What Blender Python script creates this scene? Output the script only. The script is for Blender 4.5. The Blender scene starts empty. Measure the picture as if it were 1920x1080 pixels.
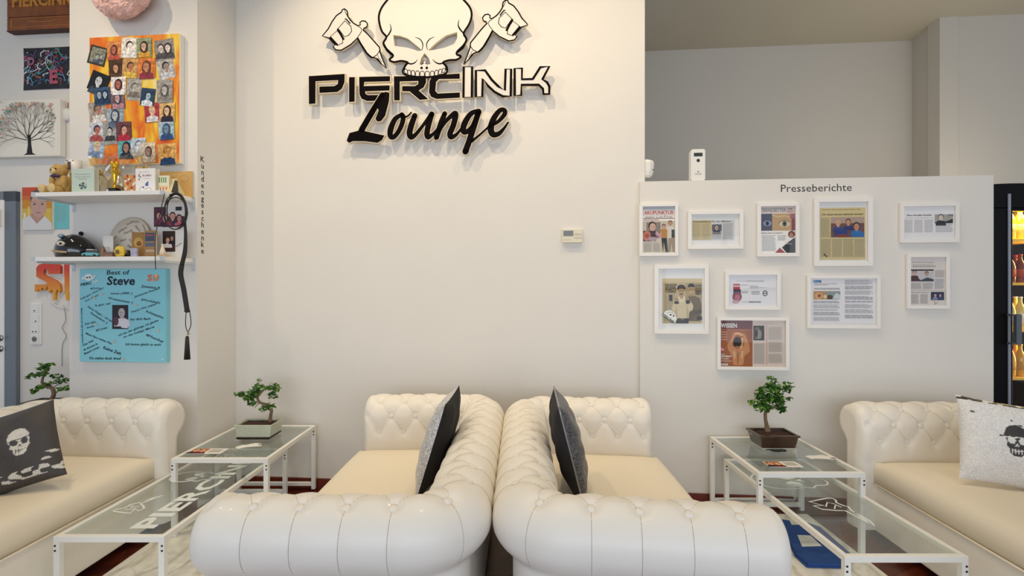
import bpy, math, random
import numpy as np
from mathutils import Vector, Matrix
S = bpy.context.scene
COL = S.collection
PI = math.pi
H = 1.33          # camera height
F = 960.0         # focal length in pixels (1920 wide)
K = 0.09          # the lounge wall is turned about 5 degrees
D = 3.30          # distance to the lounge wall straight ahead
TH = math.atan(K)
CT, ST = math.cos(TH), math.sin(TH)

# ---------------------------------------------------------------- camera, world, lights
cam = bpy.data.objects.new('camera', bpy.data.cameras.new('camera'))
COL.objects.link(cam)
cam.data.sensor_width = 36; cam.data.lens = 18.0
cam.data.clip_start = 0.02
cam.location = (0, 0, H); cam.rotation_euler = (PI/2, 0, 0)
S.camera = cam
S.view_settings.view_transform = 'Standard'; S.view_settings.look = 'None'
S.view_settings.gamma = 1; S.view_settings.use_curve_mapping = False
S.view_settings.exposure = 0.08
w = bpy.data.worlds.new('world'); S.world = w; w.use_nodes = True
w.node_tree.nodes['Background'].inputs[0].default_value = (0.82, 0.89, 1.0, 1)
w.node_tree.nodes['Background'].inputs[1].default_value = 0.60

def area(name, loc, rot, sx, sy, power, col):
    l = bpy.data.lights.new(name, 'AREA'); l.shape = 'RECTANGLE'; l.size = sx; l.size_y = sy
    l.energy = power; l.color = col
    o = bpy.data.objects.new(name, l); COL.objects.link(o); o.location = loc; o.rotation_euler = rot
    return o
def spot(name, loc, target, power, col, angle=90, blend=.7, r=.018):
    l = bpy.data.lights.new(name, 'SPOT'); l.energy = power; l.color = col
    l.spot_size = math.radians(angle); l.spot_blend = blend; l.shadow_soft_size = r
    o = bpy.data.objects.new(name, l); COL.objects.link(o); o.location = loc
    o.rotation_euler = (Vector(target) - Vector(loc)).to_track_quat('-Z', 'Y').to_euler()
    return o
area('window_daylight', (0.6, -3.4, 1.35), (PI/2, 0, 0), 7.0, 2.0, 165, (0.78, 0.87, 1.0))
WARM = (1.0, 0.80, 0.52)
spot('ceiling_spot', (-1.35, 2.50, 3.78), (-0.75, 3.35, 1.8), 54, WARM, 110, .9)
spot('ceiling_spot', (-0.35, 2.35, 3.78), (-0.15, 3.30, 1.8), 54, WARM, 110, .9)
spot('ceiling_spot', (0.62, 2.45, 3.78), (0.70, 3.22, 1.6), 36, WARM, 110, .9)
spot('ceiling_spot', (-2.75, 2.10, 3.78), (-2.45, 3.12, 1.3), 46, WARM, 110, .9)
spot('ceiling_spot', (1.45, 2.20, 3.78), (1.65, 3.15, 1.5), 30, WARM, 100, .9)
spot('ceiling_spot', (0.0, 1.6, 3.78), (0.0, 2.0, 0.4), 42, (1, .84, .62), 120, .9, .06)
spot('ceiling_spot', (-2.3, 1.7, 3.78), (-2.3, 2.4, 0.8), 40, (1, .84, .62), 110, .9, .06)
spot('ceiling_spot', (2.3, 1.7, 3.78), (2.2, 2.2, 0.4), 26, (1, .84, .62), 110, .9, .06)

area('far_room_fill_light', (3.4, 4.0, 1.75), (PI, 0, 0), 1.6, .3, 13, (1, .86, .66))  # added upward fill, no lamp stands here; brightens the far walls and ceiling

# ---------------------------------------------------------------- helpers
def lin(c):
    if isinstance(c, str):
        if len(c) == 3: c = ''.join(q*2 for q in c)
        c = [int(c[i:i+2], 16) for i in (0, 2, 4)]
    r = []
    for v in c[:3]:
        v = v/255.0
        r.append(v/12.92 if v <= .04045 else ((v+.055)/1.055)**2.4)
    return (r[0], r[1], r[2], 1.0)
MATS = {}
def mat(name, col=(200, 200, 200), rough=.5, metal=0.0, bump=0, bscale=50, noise=0, nscale=8, coat=0, emit=0, spec=.5):
    if name in MATS: return MATS[name]
    m = bpy.data.materials.new(name); m.use_nodes = True; MATS[name] = m
    nt = m.node_tree; b = nt.nodes['Principled BSDF']
    b.inputs['Base Color'].default_value = lin(col)
    b.inputs['Roughness'].default_value = rough; b.inputs['Metallic'].default_value = metal
    b.inputs['Coat Weight'].default_value = coat; b.inputs['Specular IOR Level'].default_value = spec
    if emit:
        b.inputs['Emission Color'].default_value = lin(col); b.inputs['Emission Strength'].default_value = emit
    tc = nt.nodes.new('ShaderNodeTexCoord')
    if noise:
        n = nt.nodes.new('ShaderNodeTexNoise'); n.inputs['Scale'].default_value = nscale; n.inputs['Detail'].default_value = 5
        nt.links.new(tc.outputs['Object'], n.inputs['Vector'])
        h = nt.nodes.new('ShaderNodeHueSaturation'); h.inputs['Color'].default_value = lin(col)
        mr = nt.nodes.new('ShaderNodeMapRange'); mr.inputs[1].default_value = .3; mr.inputs[2].default_value = .7
        mr.inputs[3].default_value = 1-noise; mr.inputs[4].default_value = 1+noise
        nt.links.new(n.outputs[0], mr.inputs[0]); nt.links.new(mr.outputs[0], h.inputs['Value'])
        nt.links.new(h.outputs[0], b.inputs['Base Color'])
    if bump:
        n = nt.nodes.new('ShaderNodeTexNoise'); n.inputs['Scale'].default_value = bscale; n.inputs['Detail'].default_value = 3
        nt.links.new(tc.outputs['Object'], n.inputs['Vector'])
        bp = nt.nodes.new('ShaderNodeBump'); bp.inputs['Strength'].default_value = bump; bp.inputs['Distance'].default_value = .004
        nt.links.new(n.outputs[0], bp.inputs['Height']); nt.links.new(bp.outputs[0], b.inputs['Normal'])
    return m
def glassmat(name, tint=(.93, .97, .96), rough=0.0, base=.03):
    if name in MATS: return MATS[name]
    m = bpy.data.materials.new(name); m.use_nodes = True; MATS[name] = m
    nt = m.node_tree; nt.nodes.remove(nt.nodes['Principled BSDF'])
    out = nt.nodes['Material Output']
    t = nt.nodes.new('ShaderNodeBsdfTransparent'); t.inputs[0].default_value = (*tint, 1)
    g = nt.nodes.new('ShaderNodeBsdfGlossy'); g.inputs['Roughness'].default_value = rough
    lw = nt.nodes.new('ShaderNodeLayerWeight'); pw_ = nt.nodes.new('ShaderNodeMath'); pw_.operation = 'POWER'; pw_.inputs[1].default_value = 5
    f = nt.nodes.new('ShaderNodeMapRange'); f.inputs[3].default_value = base; f.inputs[4].default_value = 1
    lw.inputs[0].default_value = .5
    nt.links.new(lw.outputs['Facing'], pw_.inputs[0]); nt.links.new(pw_.outputs[0], f.inputs[0])
    mx = nt.nodes.new('ShaderNodeMixShader')
    nt.links.new(f.outputs[0], mx.inputs[0]); nt.links.new(t.outputs[0], mx.inputs[1]); nt.links.new(g.outputs[0], mx.inputs[2])
    nt.links.new(mx.outputs[0], out.inputs[0])
    return m
def attrmat(name, rough=.6, bump=0, bscale=300, spec=.4, metal=0):
    m = mat(name, (200, 200, 200), rough, metal, bump, bscale, spec=spec)
    nt = m.node_tree
    if not any(n.type == 'ATTRIBUTE' for n in nt.nodes):
        a = nt.nodes.new('ShaderNodeAttribute'); a.attribute_name = 'Col'
        nt.links.new(a.outputs['Color'], nt.nodes['Principled BSDF'].inputs['Base Color'])
    return m

class MB:
    """collects geometry for ONE mesh object"""
    def __init__(s): s.v = []; s.f = []; s.c = []; s.sm = []; s.mi = []
    def add(s, vs, fs, col=None, smooth=False, mi=0):
        o = len(s.v); s.v.extend([tuple(p) for p in vs])
        for f in fs:
            s.f.append([i+o for i in f]); s.c.append(col); s.sm.append(smooth); s.mi.append(mi)
        return s
    def box(s, x0, y0, z0, x1, y1, z1, col=None, mi=0):
        v = [(x0,y0,z0),(x1,y0,z0),(x1,y1,z0),(x0,y1,z0),(x0,y0,z1),(x1,y0,z1),(x1,y1,z1),(x0,y1,z1)]
        return s.add(v, [(0,3,2,1),(4,5,6,7),(0,1,5,4),(1,2,6,5),(2,3,7,6),(3,0,4,7)], col, mi=mi)
    def rbox(s, x0, y0, z0, x1, y1, z1, r, col=None, mi=0):
        """box with chamfered vertical-plane outline (rounded in xz), extruded along y"""
        pts = []
        for cx, cz, a0 in ((x1-r, z1-r, 0), (x0+r, z1-r, 90), (x0+r, z0+r, 180), (x1-r, z0+r, 270)):
            for k in range(5):
                a = math.radians(a0+k*22.5); pts.append((cx+r*math.cos(a), cz+r*math.sin(a)))
        return s.prism(pts, y0, y1, col, mi)
    def prism(s, pts, y0, y1, col=None, mi=0):
        n = len(pts)
        v = [(p[0], y0, p[1]) for p in pts]+[(p[0], y1, p[1]) for p in pts]
        fs = [tuple(range(n)), tuple(range(2*n-1, n-1, -1))]
        fs += [(i, i+n, (i+1) % n+n, (i+1) % n) for i in range(n)]
        return s.add(v, fs, col, mi=mi)
    def prismz(s, pts, z0, z1, col=None, mi=0):
        n = len(pts)
        v = [(p[0], p[1], z0) for p in pts]+[(p[0], p[1], z1) for p in pts]
        fs = [tuple(range(n-1, -1, -1)), tuple(range(n, 2*n))]
        fs += [(i, (i+1) % n, (i+1) % n+n, i+n) for i in range(n)]
        return s.add(v, fs, col, mi=mi)
    def tube(s, pts, r, n=8, col=None, cap=True, mi=0):
        pts = [Vector(p) for p in pts]
        rs = r if isinstance(r, (list, tuple)) else [r]*len(pts)
        o = []; fs = []
        up = Vector((0.13, 0.31, 1)).normalized(); prev = None
        for i, p in enumerate(pts):
            t = (pts[min(i+1, len(pts)-1)]-pts[max(i-1, 0)])
            if t.length < 1e-9: t = Vector((0, 0, 1))
            t.normalize()
            a = (prev - t*prev.dot(t)) if prev else up.cross(t)
            if a.length < 1e-4: a = Vector((1, 0, 0)).cross(t)
            a.normalize(); prev = a; b = t.cross(a)
            for k in range(n):
                q = 2*PI*k/n; o.append(p+(a*math.cos(q)+b*math.sin(q))*rs[i])
        for i in range(len(pts)-1):
            for k in range(n):
                fs.append((i*n+k, i*n+(k+1) % n, (i+1)*n+(k+1) % n, (i+1)*n+k))
        if cap:
            fs.append(tuple(range(n-1, -1, -1))); fs.append(tuple((len(pts)-1)*n+k for k in range(n)))
        return s.add(o, fs, col, True, mi)
    def lathe(s, prof, cx=0, cy=0, n=20, col=None, mi=0, axis='z', cz=0):
        o = []; fs = []
        for r, z in prof:
            for k in range(n):
                q = 2*PI*k/n
                if axis == 'z': o.append((cx+r*math.cos(q), cy+r*math.sin(q), cz+z))
                else: o.append((cx+r*math.cos(q), cy+z, cz+r*math.sin(q)))
        for i in range(len(prof)-1):
            for k in range(n):
                fs.append((i*n+k, i*n+(k+1) % n, (i+1)*n+(k+1) % n, (i+1)*n+k))
        fs.append(tuple(range(n-1, -1, -1))); fs.append(tuple((len(prof)-1)*n+k for k in range(n)))
        return s.add(o, fs, col, True, mi)
    def ball(s, c, r, n=14, m=9, col=None, mi=0, M=None):
        rx, ry, rz = r if isinstance(r, (list, tuple)) else (r, r, r)
        o = [(c[0], c[1], c[2]-rz)]; fs = []
        for i in range(1, m):
            a = -PI/2+PI*i/m
            for k in range(n):
                q = 2*PI*k/n
                o.append((c[0]+rx*math.cos(a)*math.cos(q), c[1]+ry*math.cos(a)*math.sin(q), c[2]+rz*math.sin(a)))
        o.append((c[0], c[1], c[2]+rz)); L = len(o)-1
        for k in range(n): fs.append((0, 1+(k+1) % n, 1+k)); fs.append((L, L-n+k, L-n+(k+1) % n))
        for i in range(m-2):
            for k in range(n):
                fs.append((1+i*n+k, 1+i*n+(k+1) % n, 1+(i+1)*n+(k+1) % n, 1+(i+1)*n+k))
        if M: o = [M @ Vector(p) for p in o]
        return s.add(o, fs, col, True, mi)
    def mesh(s, name, mats):
        me = bpy.data.meshes.new(name); me.from_pydata(s.v, [], s.f)
        for m in (mats if isinstance(mats, (list, tuple)) else [mats]): me.materials.append(m)
        me.polygons.foreach_set('use_smooth', s.sm)
        me.polygons.foreach_set('material_index', s.mi)
        if any(c is not None for c in s.c):
            a = me.color_attributes.new('Col', 'FLOAT_COLOR', 'CORNER'); d = []
            cache = {}
            for f, c in zip(s.f, s.c):
                k = c if isinstance(c, (str, tuple)) else None
                if k not in cache: cache[k] = lin(c) if c is not None else (.8, .8, .8, 1)
                d.extend(cache[k]*len(f))
            a.data.foreach_set('color', d)
        me.update(); return me
def obj(name, mb, mats, parent=None, loc=(0,0,0), rot=(0,0,0), bevel=0, seg=2):
    me = mb.mesh(name, mats) if isinstance(mb, MB) else mb
    o = bpy.data.objects.new(name, me); COL.objects.link(o); o.location = loc; o.rotation_euler = rot
    if parent: o.parent = parent
    if bevel:
        b = o.modifiers.new('bevel', 'BEVEL'); b.width = bevel; b.segments = seg; b.limit_method = 'ANGLE'; b.angle_limit = .6
    return o
def tag(o, label, cat, group=None):
    o['label'] = label; o['category'] = cat
    if group: o['group'] = group
    return o
def thing(name, label, cat, loc=(0,0,0), rz=0, group=None):
    o = bpy.data.objects.new(name, None); COL.objects.link(o); o.empty_display_size = .05
    o.location = loc; o.rotation_euler = (0, 0, rz)
    return tag(o, label, cat, group)
def struct(name, mb, m, loc=(0,0,0), rz=0, bevel=0):
    o = obj(name, mb, m, loc=loc, rot=(0, 0, rz), bevel=bevel); o['kind'] = 'structure'; return o

# ---- wall frame: s runs along the wall, out is the distance in front of it
def ws(px, py, out=0.0):
    """photo direction -> (s, z) on the plane parallel to the lounge wall, 'out' metres in front of it"""
    u = (px-960)/F; Dp = D-out*math.sqrt(1+K*K)
    Y = Dp/(1+K*u); X = u*Y
    return X*CT-(Y-D)*ST, H+(540-py)/F*Y
def wpt(s, out, z):
    return Vector((s*CT-ST*out, D-s*ST-CT*out, z))
def wrect(x0, y0, x1, y1, out):
    cy = (y0+y1)/2; cx = (x0+x1)/2
    s0, _ = ws(x0, cy, out); s1, _ = ws(x1, cy, out)
    sc, zt = ws(cx, y0, out); _, zb = ws(cx, y1, out)
    return s0, s1, zb, zt
def catmull(p, n=6, closed=False):
    P = [Vector(q) for q in p]; L = len(P); out = []
    rng = range(L) if closed else range(L-1)
    for i in rng:
        a = P[(i-1) % L] if (closed or i > 0) else P[i]; b = P[i]; c = P[(i+1) % L]
        d = P[(i+2) % L] if (closed or i+2 < L) else c
        for k in range(n):
            t = k/n
            out.append(.5*((2*b)+(c-a)*t+(2*a-5*b+4*c-d)*t*t+(3*b-a-3*c+d)*t**3))
    if not closed: out.append(P[-1])
    return [tuple(q) for q in out]
def fill2d(loops, depth=0.0, offset=0.0):
    """filled 2D outline with holes -> verts (x,y,z with y = depth axis), faces"""
    cu = bpy.data.curves.new('t', 'CURVE'); cu.dimensions = '2D'; cu.fill_mode = 'BOTH'
    cu.extrude = depth/2
    cu.offset = offset
    for lp in loops:
        sp = cu.splines.new('POLY'); sp.points.add(len(lp)-1)
        for i, p in enumerate(lp): sp.points[i].co = (p[0], p[1], 0, 1)
        sp.use_cyclic_u = True
    ob = bpy.data.objects.new('t', cu); me = bpy.data.meshes.new_from_object(ob)
    v = [(q.co.x, -q.co.z, q.co.y) for q in me.vertices]; f = [tuple(p.vertices) for p in me.polygons]
    bpy.data.objects.remove(ob); bpy.data.curves.remove(cu); bpy.data.meshes.remove(me)
    return v, f
TC = {}
def textgeo(t, bold=0.0, ext=0.0):
    k = (t, bold, ext)
    if k in TC: return TC[k]
    cu = bpy.data.curves.new('t', 'FONT'); cu.body = t; cu.size = 1; cu.resolution_u = 2; cu.offset = bold; cu.extrude = ext
    ob = bpy.data.objects.new('t', cu); me = bpy.data.meshes.new_from_object(ob)
    v = [(q.co.x, q.co.y, q.co.z) for q in me.vertices]; f = [tuple(p.vertices) for p in me.polygons]
    bpy.data.objects.remove(ob); bpy.data.curves.remove(cu); bpy.data.meshes.remove(me)
    if not v: v = [(0,0,0)]
    x0 = min(q[0] for q in v); x1 = max(q[0] for q in v); y1 = max(q[1] for q in v)
    TC[k] = ([(q[0]-x0, q[1], q[2]) for q in v], f, max(x1-x0, 1e-3), max(y1, 1e-3)); return TC[k]
def ribbon(mb, pts, w, y0, y1, closed=False, col=None, mi=0):
    """a pen stroke of width w in the xz plane, from depth y0 (front) to y1"""
    n = len(pts); ws_ = w if isinstance(w, (list, tuple)) else [w]*n
    L = []; R = []
    for i in range(n):
        a = pts[(i-1) % n] if (closed or i > 0) else pts[i]; b = pts[(i+1) % n] if (closed or i < n-1) else pts[i]
        dx, dz = b[0]-a[0], b[1]-a[1]; l = math.hypot(dx, dz) or 1
        nx, nz = -dz/l*ws_[i]/2, dx/l*ws_[i]/2
        L.append((pts[i][0]+nx, pts[i][1]+nz)); R.append((pts[i][0]-nx, pts[i][1]-nz))
    v = []; fs = []
    for i in range(n): v += [(L[i][0], y0, L[i][1]), (R[i][0], y0, R[i][1]), (L[i][0], y1, L[i][1]), (R[i][0], y1, R[i][1])]
    for i in range(n if closed else n-1):
        a = 4*i; b = 4*((i+1) % n)
        fs += [(a, b, b+1, a+1), (a+2, a+3, b+3, b+2), (a, a+2, b+2, b), (a+1, b+1, b+3, a+3)]
    if not closed: fs += [(0, 1, 3, 2), (4*n-4, 4*n-2, 4*n-1, 4*n-3)]
    mb.add(v, fs, col, mi=mi)
    return mb

class PR:
    """a flat print w x h metres; coordinates are fractions, u to the right, v downwards"""
    def __init__(s, w, h, bg='f4f2ec', th=.0006):
        s.w = w; s.h = h; s.b = MB(); s.y = -th; s.b.box(-w/2, -th, 0, w/2, 0, h, bg)
    def P(s, u, v): return (-s.w/2+u*s.w, s.h*(1-v))
    def up(s): s.y -= .00005; return s.y
    def poly(s, pts, col):
        y = s.up(); q = [s.P(*p) for p in pts]
        s.b.add([(a, y, b) for a, b in q], [tuple(range(len(q)))], col); return s
    def rect(s, a, b, c, d, col): return s.poly([(a, b), (a, d), (c, d), (c, b)], col)
    def ell(s, cx, cy, rx, ry, col, n=18, rot=0):
        cr, sr = math.cos(math.radians(rot)), math.sin(math.radians(rot)); asp = s.w/s.h; p = []
        for k in range(n):
            a = 2*PI*k/n; x = rx*math.cos(a); y = ry*math.sin(a)
            p.append((cx+x*cr-y*sr/asp*1, cy+(x*sr)*asp+y*cr))
        return s.poly(p, col)
    def lines(s, a, b, c, d, n, col='77736c', rag=.15, seed=1, fill=.5):
        R = random.Random(seed+int(a*991+b*733)); y = s.up(); st = (d-b)/n
        if n > 4: col = ''.join('%02x' % int(int(col[i:i+2], 16)*.62+g_*.38) for i, g_ in ((0, 222), (2, 216), (4, 206)))
        for i in range(n):
            e = c-(c-a)*rag*R.random()*(1 if R.random() < .5 else .2)
            u = a
            while u < e:
                wl = min((c-a)*(.08+.16*R.random()), e-u)
                p0 = s.P(u, b+i*st); p1 = s.P(u+wl*.9, b+(i+fill)*st)
                s.b.add([(p0[0], y, p0[1]), (p0[0], y, p1[1]), (p1[0], y, p1[1]), (p1[0], y, p0[1])], [(0, 1, 2, 3)], col)
                u += wl
        return s
    def text(s, t, u, v, h, col='222222', w=None, rot=0, shear=0, bold=0, align='l'):
        """v is the baseline, h the cap height as a fraction of the print height, w the forced width fraction"""
        vs, fs, tw, th = textgeo(t, bold)
        kz = h*s.h/.70; kx = kz if w is None else w*s.w/tw
        x0, z0 = s.P(u, v); y = s.up()
        if align == 'c': x0 -= tw*kx/2
        c, q = math.cos(math.radians(rot)), math.sin(math.radians(rot)); o = []
        for a, b, _ in vs:
            xx = a*kx+shear*b*kz; zz = b*kz
            o.append((x0+xx*c-zz*q, y, z0+xx*q+zz*c))
        s.b.add(o, fs, col); return s
    def line(s, pts, wd, col):
        q = [s.P(*p) for p in pts]; y = s.up(); ribbon(s.b, q, wd, y, y+.00003, False, col); return s
    def face(s, cx, cy, r, skin='d8a888', hair='3a2a20', cloth='445', side=0, long=False):
        """a small printed portrait; r is the head half-width as a fraction of the width"""
        asp = s.w/s.h; ry = r*asp
        sh = dict(d=1)
        s.poly([(cx-2.1*r, cy+3.4*ry), (cx-1.8*r, cy+1.9*ry), (cx-.5*r, cy+1.35*ry), (cx+.5*r, cy+1.35*ry), (cx+1.8*r, cy+1.9*ry), (cx+2.1*r, cy+3.4*ry)], cloth)
        if long: s.ell(cx, cy+.3*ry, 1.35*r, 1.9*ry, hair)
        s.rect(cx-.4*r, cy+.6*ry, cx+.4*r, cy+1.6*ry, skin)
        s.ell(cx, cy-.25*ry, 1.08*r, 1.25*ry, hair); s.ell(cx+side*r*.15, cy+.12*ry, .86*r, 1.12*ry, skin)
        for e in (-1, 1): s.ell(cx+e*.36*r+side*.2*r, cy, .14*r, .09*ry, '2a2020', 8)
        s.ell(cx+side*.25*r, cy+.62*ry, .28*r, .08*ry, '9a4a44', 8)
        s.line([(cx+side*.3*r, cy+.05*ry), (cx+side*.35*r, cy+.34*ry)], .1*r*s.w, '8a6450')
        return s
    def done(s, name='print', parent=None, loc=(0,0,0), rot=(0,0,0), m=None):
        return obj(name, s.b, m or attrmat('printed_paper', .55), parent, loc, rot)
# ================================================================ THE ROOM
M_wall = mat('white_plaster', (225, 221, 214), .75, bump=.12, bscale=90, noise=.012, nscale=2.0, spec=.2)
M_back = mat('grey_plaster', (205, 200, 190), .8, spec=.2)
M_ceil = mat('ceiling_paint', (196, 190, 172), .85, spec=.2)
M_white = mat('white_lacquer', (238, 237, 232), .35)
M_offw = mat('white_plastic', (232, 230, 224), .4)
M_black = mat('black_plastic', (16, 16, 18), .35)
M_dark = mat('dark_metal', (60, 62, 66), .4, .6)

# wood floor
def floor_material():
    m = mat('parquet', (96, 38, 20), .32, coat=.15); nt = m.node_tree; b = nt.nodes['Principled BSDF']
    tc = nt.nodes.new('ShaderNodeTexCoord'); br = nt.nodes.new('ShaderNodeTexBrick')
    mp = nt.nodes.new('ShaderNodeMapping'); mp.inputs['Rotation'].default_value = (0, 0, math.radians(-28))
    br.inputs['Color1'].default_value = lin((112, 44, 22)); br.inputs['Color2'].default_value = lin((72, 24, 13))
    br.inputs['Mortar'].default_value = lin((34, 12, 8)); br.inputs['Scale'].default_value = 1
    br.inputs['Mortar Size'].default_value = .002; br.inputs['Brick Width'].default_value = .5; br.inputs['Row Height'].default_value = .07
    nz = nt.nodes.new('ShaderNodeTexNoise'); nz.inputs['Scale'].default_value = 4
    mp2 = nt.nodes.new('ShaderNodeMapping'); mp2.inputs['Scale'].default_value = (3, 30, 1); mp2.inputs['Rotation'].default_value = (0, 0, math.radians(-28))
    mx = nt.nodes.new('ShaderNodeMixRGB'); mx.blend_type = 'MULTIPLY'; mx.inputs[0].default_value = .5
    cr = nt.nodes.new('ShaderNodeValToRGB'); cr.color_ramp.elements[0].position = .3; cr.color_ramp.elements[0].color = (.35, .3, .3, 1)
    cr.color_ramp.elements[1].position = .7
    l = nt.links.new
    l(tc.outputs['Object'], mp.inputs[0]); l(mp.outputs[0], br.inputs[0]); l(tc.outputs['Object'], mp2.inputs[0]); l(mp2.outputs[0], nz.inputs[0])
    l(nz.outputs[0], cr.inputs[0]); l(br.outputs[0], mx.inputs[1]); l(cr.outputs[0], mx.inputs[2]); l(mx.outputs[0], b.inputs['Base Color'])
    return m
M_floor = floor_material()
struct('floor', MB().box(-5, -3.6, -.1, 7.2, 6.2, 0), M_floor)
CEIL = 3.815
struct('ceiling', MB().box(-5, -3.6, CEIL, 7.2, 6.2, CEIL+.15), M_ceil)

def wall_box(name, s0, s1, out0, out1, z0, z1, m, bevel=0):
    """slab between out0 (front) and out1 (back) on the wall grid"""
    return struct(name, MB().box(s0, -out0, z0, s1, -out1, z1), m, (0, D, 0), -TH, bevel)
sA = ws(443, 500, 0)[0]              # inside corner between pier and lounge wall
PO = .375                            # how far the pier stands forward
sPr = ws(370, 500, PO)[0]; sPl = ws(130.5, 500, PO)[0]
sM = ws(1209, 200, 0)[0]
PYO = .03; PYT = 1.995
sY0 = ws(1200, 500, PYO)[0]; sY1 = ws(1863, 335, PYO)[0]
wall_box('wall_back', sPr, sM, 0, -.14, 0, CEIL, M_wall)
wall_box('wall_pier', sPl, sPr, PO, -.14, 0, CEIL, M_wall)
wall_box('wall_left', -5.0, sPl, 0, -.14, 0, CEIL, M_wall)
wall_box('wall_partition', sY0, sY1, PYO, -.10, 0, PYT, M_wall)
M_base = mat('baseboard_wood', (104, 38, 22), .4, noise=.12, nscale=20)
wall_box('baseboard_back', sPr+.001, sY0, .014, 0, 0, .062, M_base)
wall_box('baseboard_partition', sY0, sY1, PYO+.014, PYO, 0, .062, M_base)
wall_box('baseboard_pier', sPl, sPr, PO+.014, PO, 0, .062, M_base)
wall_box('baseboard_left', -3.30, sPl, .014, 0, 0, .062, M_base)
# room behind the partition
def px_on(px, Dp):
    u = (px-960)/F; Y = Dp/(1+K*u); return (u*Y, Y)
A = px_on(1710, 5.5); B = px_on(1762, 5.06)
def vwall(name, p, q, t, m):
    d = Vector((q[0]-p[0], q[1]-p[1])); n = Vector((-d.y, d.x)).normalized()*t
    pts = [p, q, (q[0]+n.x, q[1]+n.y), (p[0]+n.x, p[1]+n.y)]
    return struct(name, MB().prismz(pts, 0, CEIL), m)
A0 = px_on(1100, 5.5); B1 = px_on(2150, 5.06)
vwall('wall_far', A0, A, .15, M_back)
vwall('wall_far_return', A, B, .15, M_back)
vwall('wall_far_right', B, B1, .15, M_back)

# window front behind the camera
fr = MB()
for i in range(9): x = -3.6+i*1.05; fr.box(x-.035, -3.36, .3, x+.035, -3.28, 3.2)
for z in (.3, 1.3, 2.3, 3.2): fr.box(-3.6, -3.35, z-.03, 4.8, -3.29, z+.03)
struct('window_1', fr, mat('grey_window_frame', (150, 150, 150), .5))

# door at far left: grey frame with white leaf
dx0, dx1, dz0, dz1 = (*wrect(22, 360, 38, 755, 0.0)[:2], 0, ws(30, 360, 0)[1])
M_steel = mat('grey_steel_frame', (118, 126, 134), .35, .3)
dr = struct('door_1', MB().box(dx0-.075-.95, -.035, 0, dx0-.02, 0, dz1-.06), M_white, (0, D, 0), -TH, .004)
f = MB().box(dx0-.03, -.03, 0, dx1, 0, dz1).box(dx0-1.10, -.03, dz1-.07, dx1, 0, dz1)
fo = obj('door_frame', f, M_steel, dr)
hg = ws(14, 405, .05)
hb = MB(); hb.rbox(dx0-.085, -.07, hg[1]-.07, dx0-.035, -.034, hg[1]+.05, .008)
hb.rbox(dx0-.085, -.07, .25, dx0-.035, -.034, .36, .008)
obj('door_hinge', hb, M_offw, dr)
hd = ws(2, 634, .05)
hm = MB(); hm.lathe([(.022, 0), (.022, -.008)], hd[0]-.02, -.035, 16, axis='y', cz=hd[1]); hm.lathe([(.022, 0), (.022, -.008)], hd[0]-.02, -.035, 16, axis='y', cz=hd[1]-.075)
hm.tube([(hd[0]-.02, -.035, hd[1]), (hd[0]-.02, -.075, hd[1]), (hd[0]-.13, -.08, hd[1])], .009)
obj('door_handle', hm, mat('brushed_steel', (170, 172, 175), .3, .9), dr)

# ================================================================ SOFAS
M_lea = mat('cream_leather', (238, 232, 221), .42, bump=.06, bscale=260, coat=.08, spec=.4)
M_seat = mat('cream_leather_seat', (235, 224, 203), .45, bump=.05, bscale=220, spec=.4)
M_stitch = mat('seam_thread', (176, 164, 146), .8)
M_foot = mat('black_foot', (22, 20, 20), .5)
R0 = .11; ZC = .595; PITCH = .137
def build_profile():
    """inner face bottom -> over the roll -> outer body bottom; returns (v, o, z, no, nz); v=0 at the crest, + inwards"""
    pts = [(-.085, .05), (-.09, .25), (-.098, .42), (-.107, .52)]
    for a in range(176, -61, -6): pts.append((R0*math.cos(math.radians(a)), ZC+R0*math.sin(math.radians(a))))
    pts += [(.046, .485), (.045, .45), (.045, .25), (.045, .05)]
    P = np.array(pts); seg = np.hypot(*np.diff(P, axis=0).T); cum = np.concatenate([[0], np.cumsum(seg)])
    n = 118; t = np.linspace(0, cum[-1], n); o = np.interp(t, cum, P[:, 0]); z = np.interp(t, cum, P[:, 1])
    top = t[np.argmax(z)]; v = top-t
    do = np.gradient(o, t); dz = np.gradient(z, t); l = np.hypot(do, dz)
    return v, o, z, -dz/l, do/l
PV, POo, PZ, PNo, PNz = build_profile()
ROWS = [-.036, .070, .162, .250]
def disp(U, V):
    """tufting height field"""
    dc = np.full(U.shape, 9.0); db = np.full(U.shape, 9.0)
    for i, rv in enumerate(ROWS):
        off = .5*(i % 2)*PITCH
        du = (U-off+PITCH/2) % PITCH-PITCH/2
        db = np.minimum(db, np.hypot(du, V-rv))
        if i < len(ROWS)-1:
            rn = ROWS[i+1]; h = rn-rv; inside = (V >= rv) & (V <= rn); t = (V-rv)/h
            for sgn in (-1, 1):
                x = du-sgn*t*PITCH/2; x = (x+PITCH/2) % PITCH-PITCH/2
                dc = np.where(inside, np.minimum(dc, np.abs(x)*.85), dc)
    du0 = np.abs((U+PITCH/2) % PITCH-PITCH/2)
    m = (V < ROWS[0]) & (V > -.235); dc = np.where(m, np.minimum(dc, du0), dc)
    du3 = np.abs((U-.5*PITCH+PITCH/2) % PITCH-PITCH/2); m = (V > ROWS[-1]); dc = np.where(m, np.minimum(dc, du3+.012), dc)
    act = np.clip((V+.25)/.05, 0, 1)*np.clip((.36-V)/.06, 0, 1)
    soft = np.where(V < ROWS[0], .55, 1.0)
    puff = .0075*(1-np.exp(-(dc/.024)**1.3))*soft
    dent = .0125*np.exp(-(db/.021)**1.8)
    return act*(puff-dent)-.003*(1-act)*0
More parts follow.
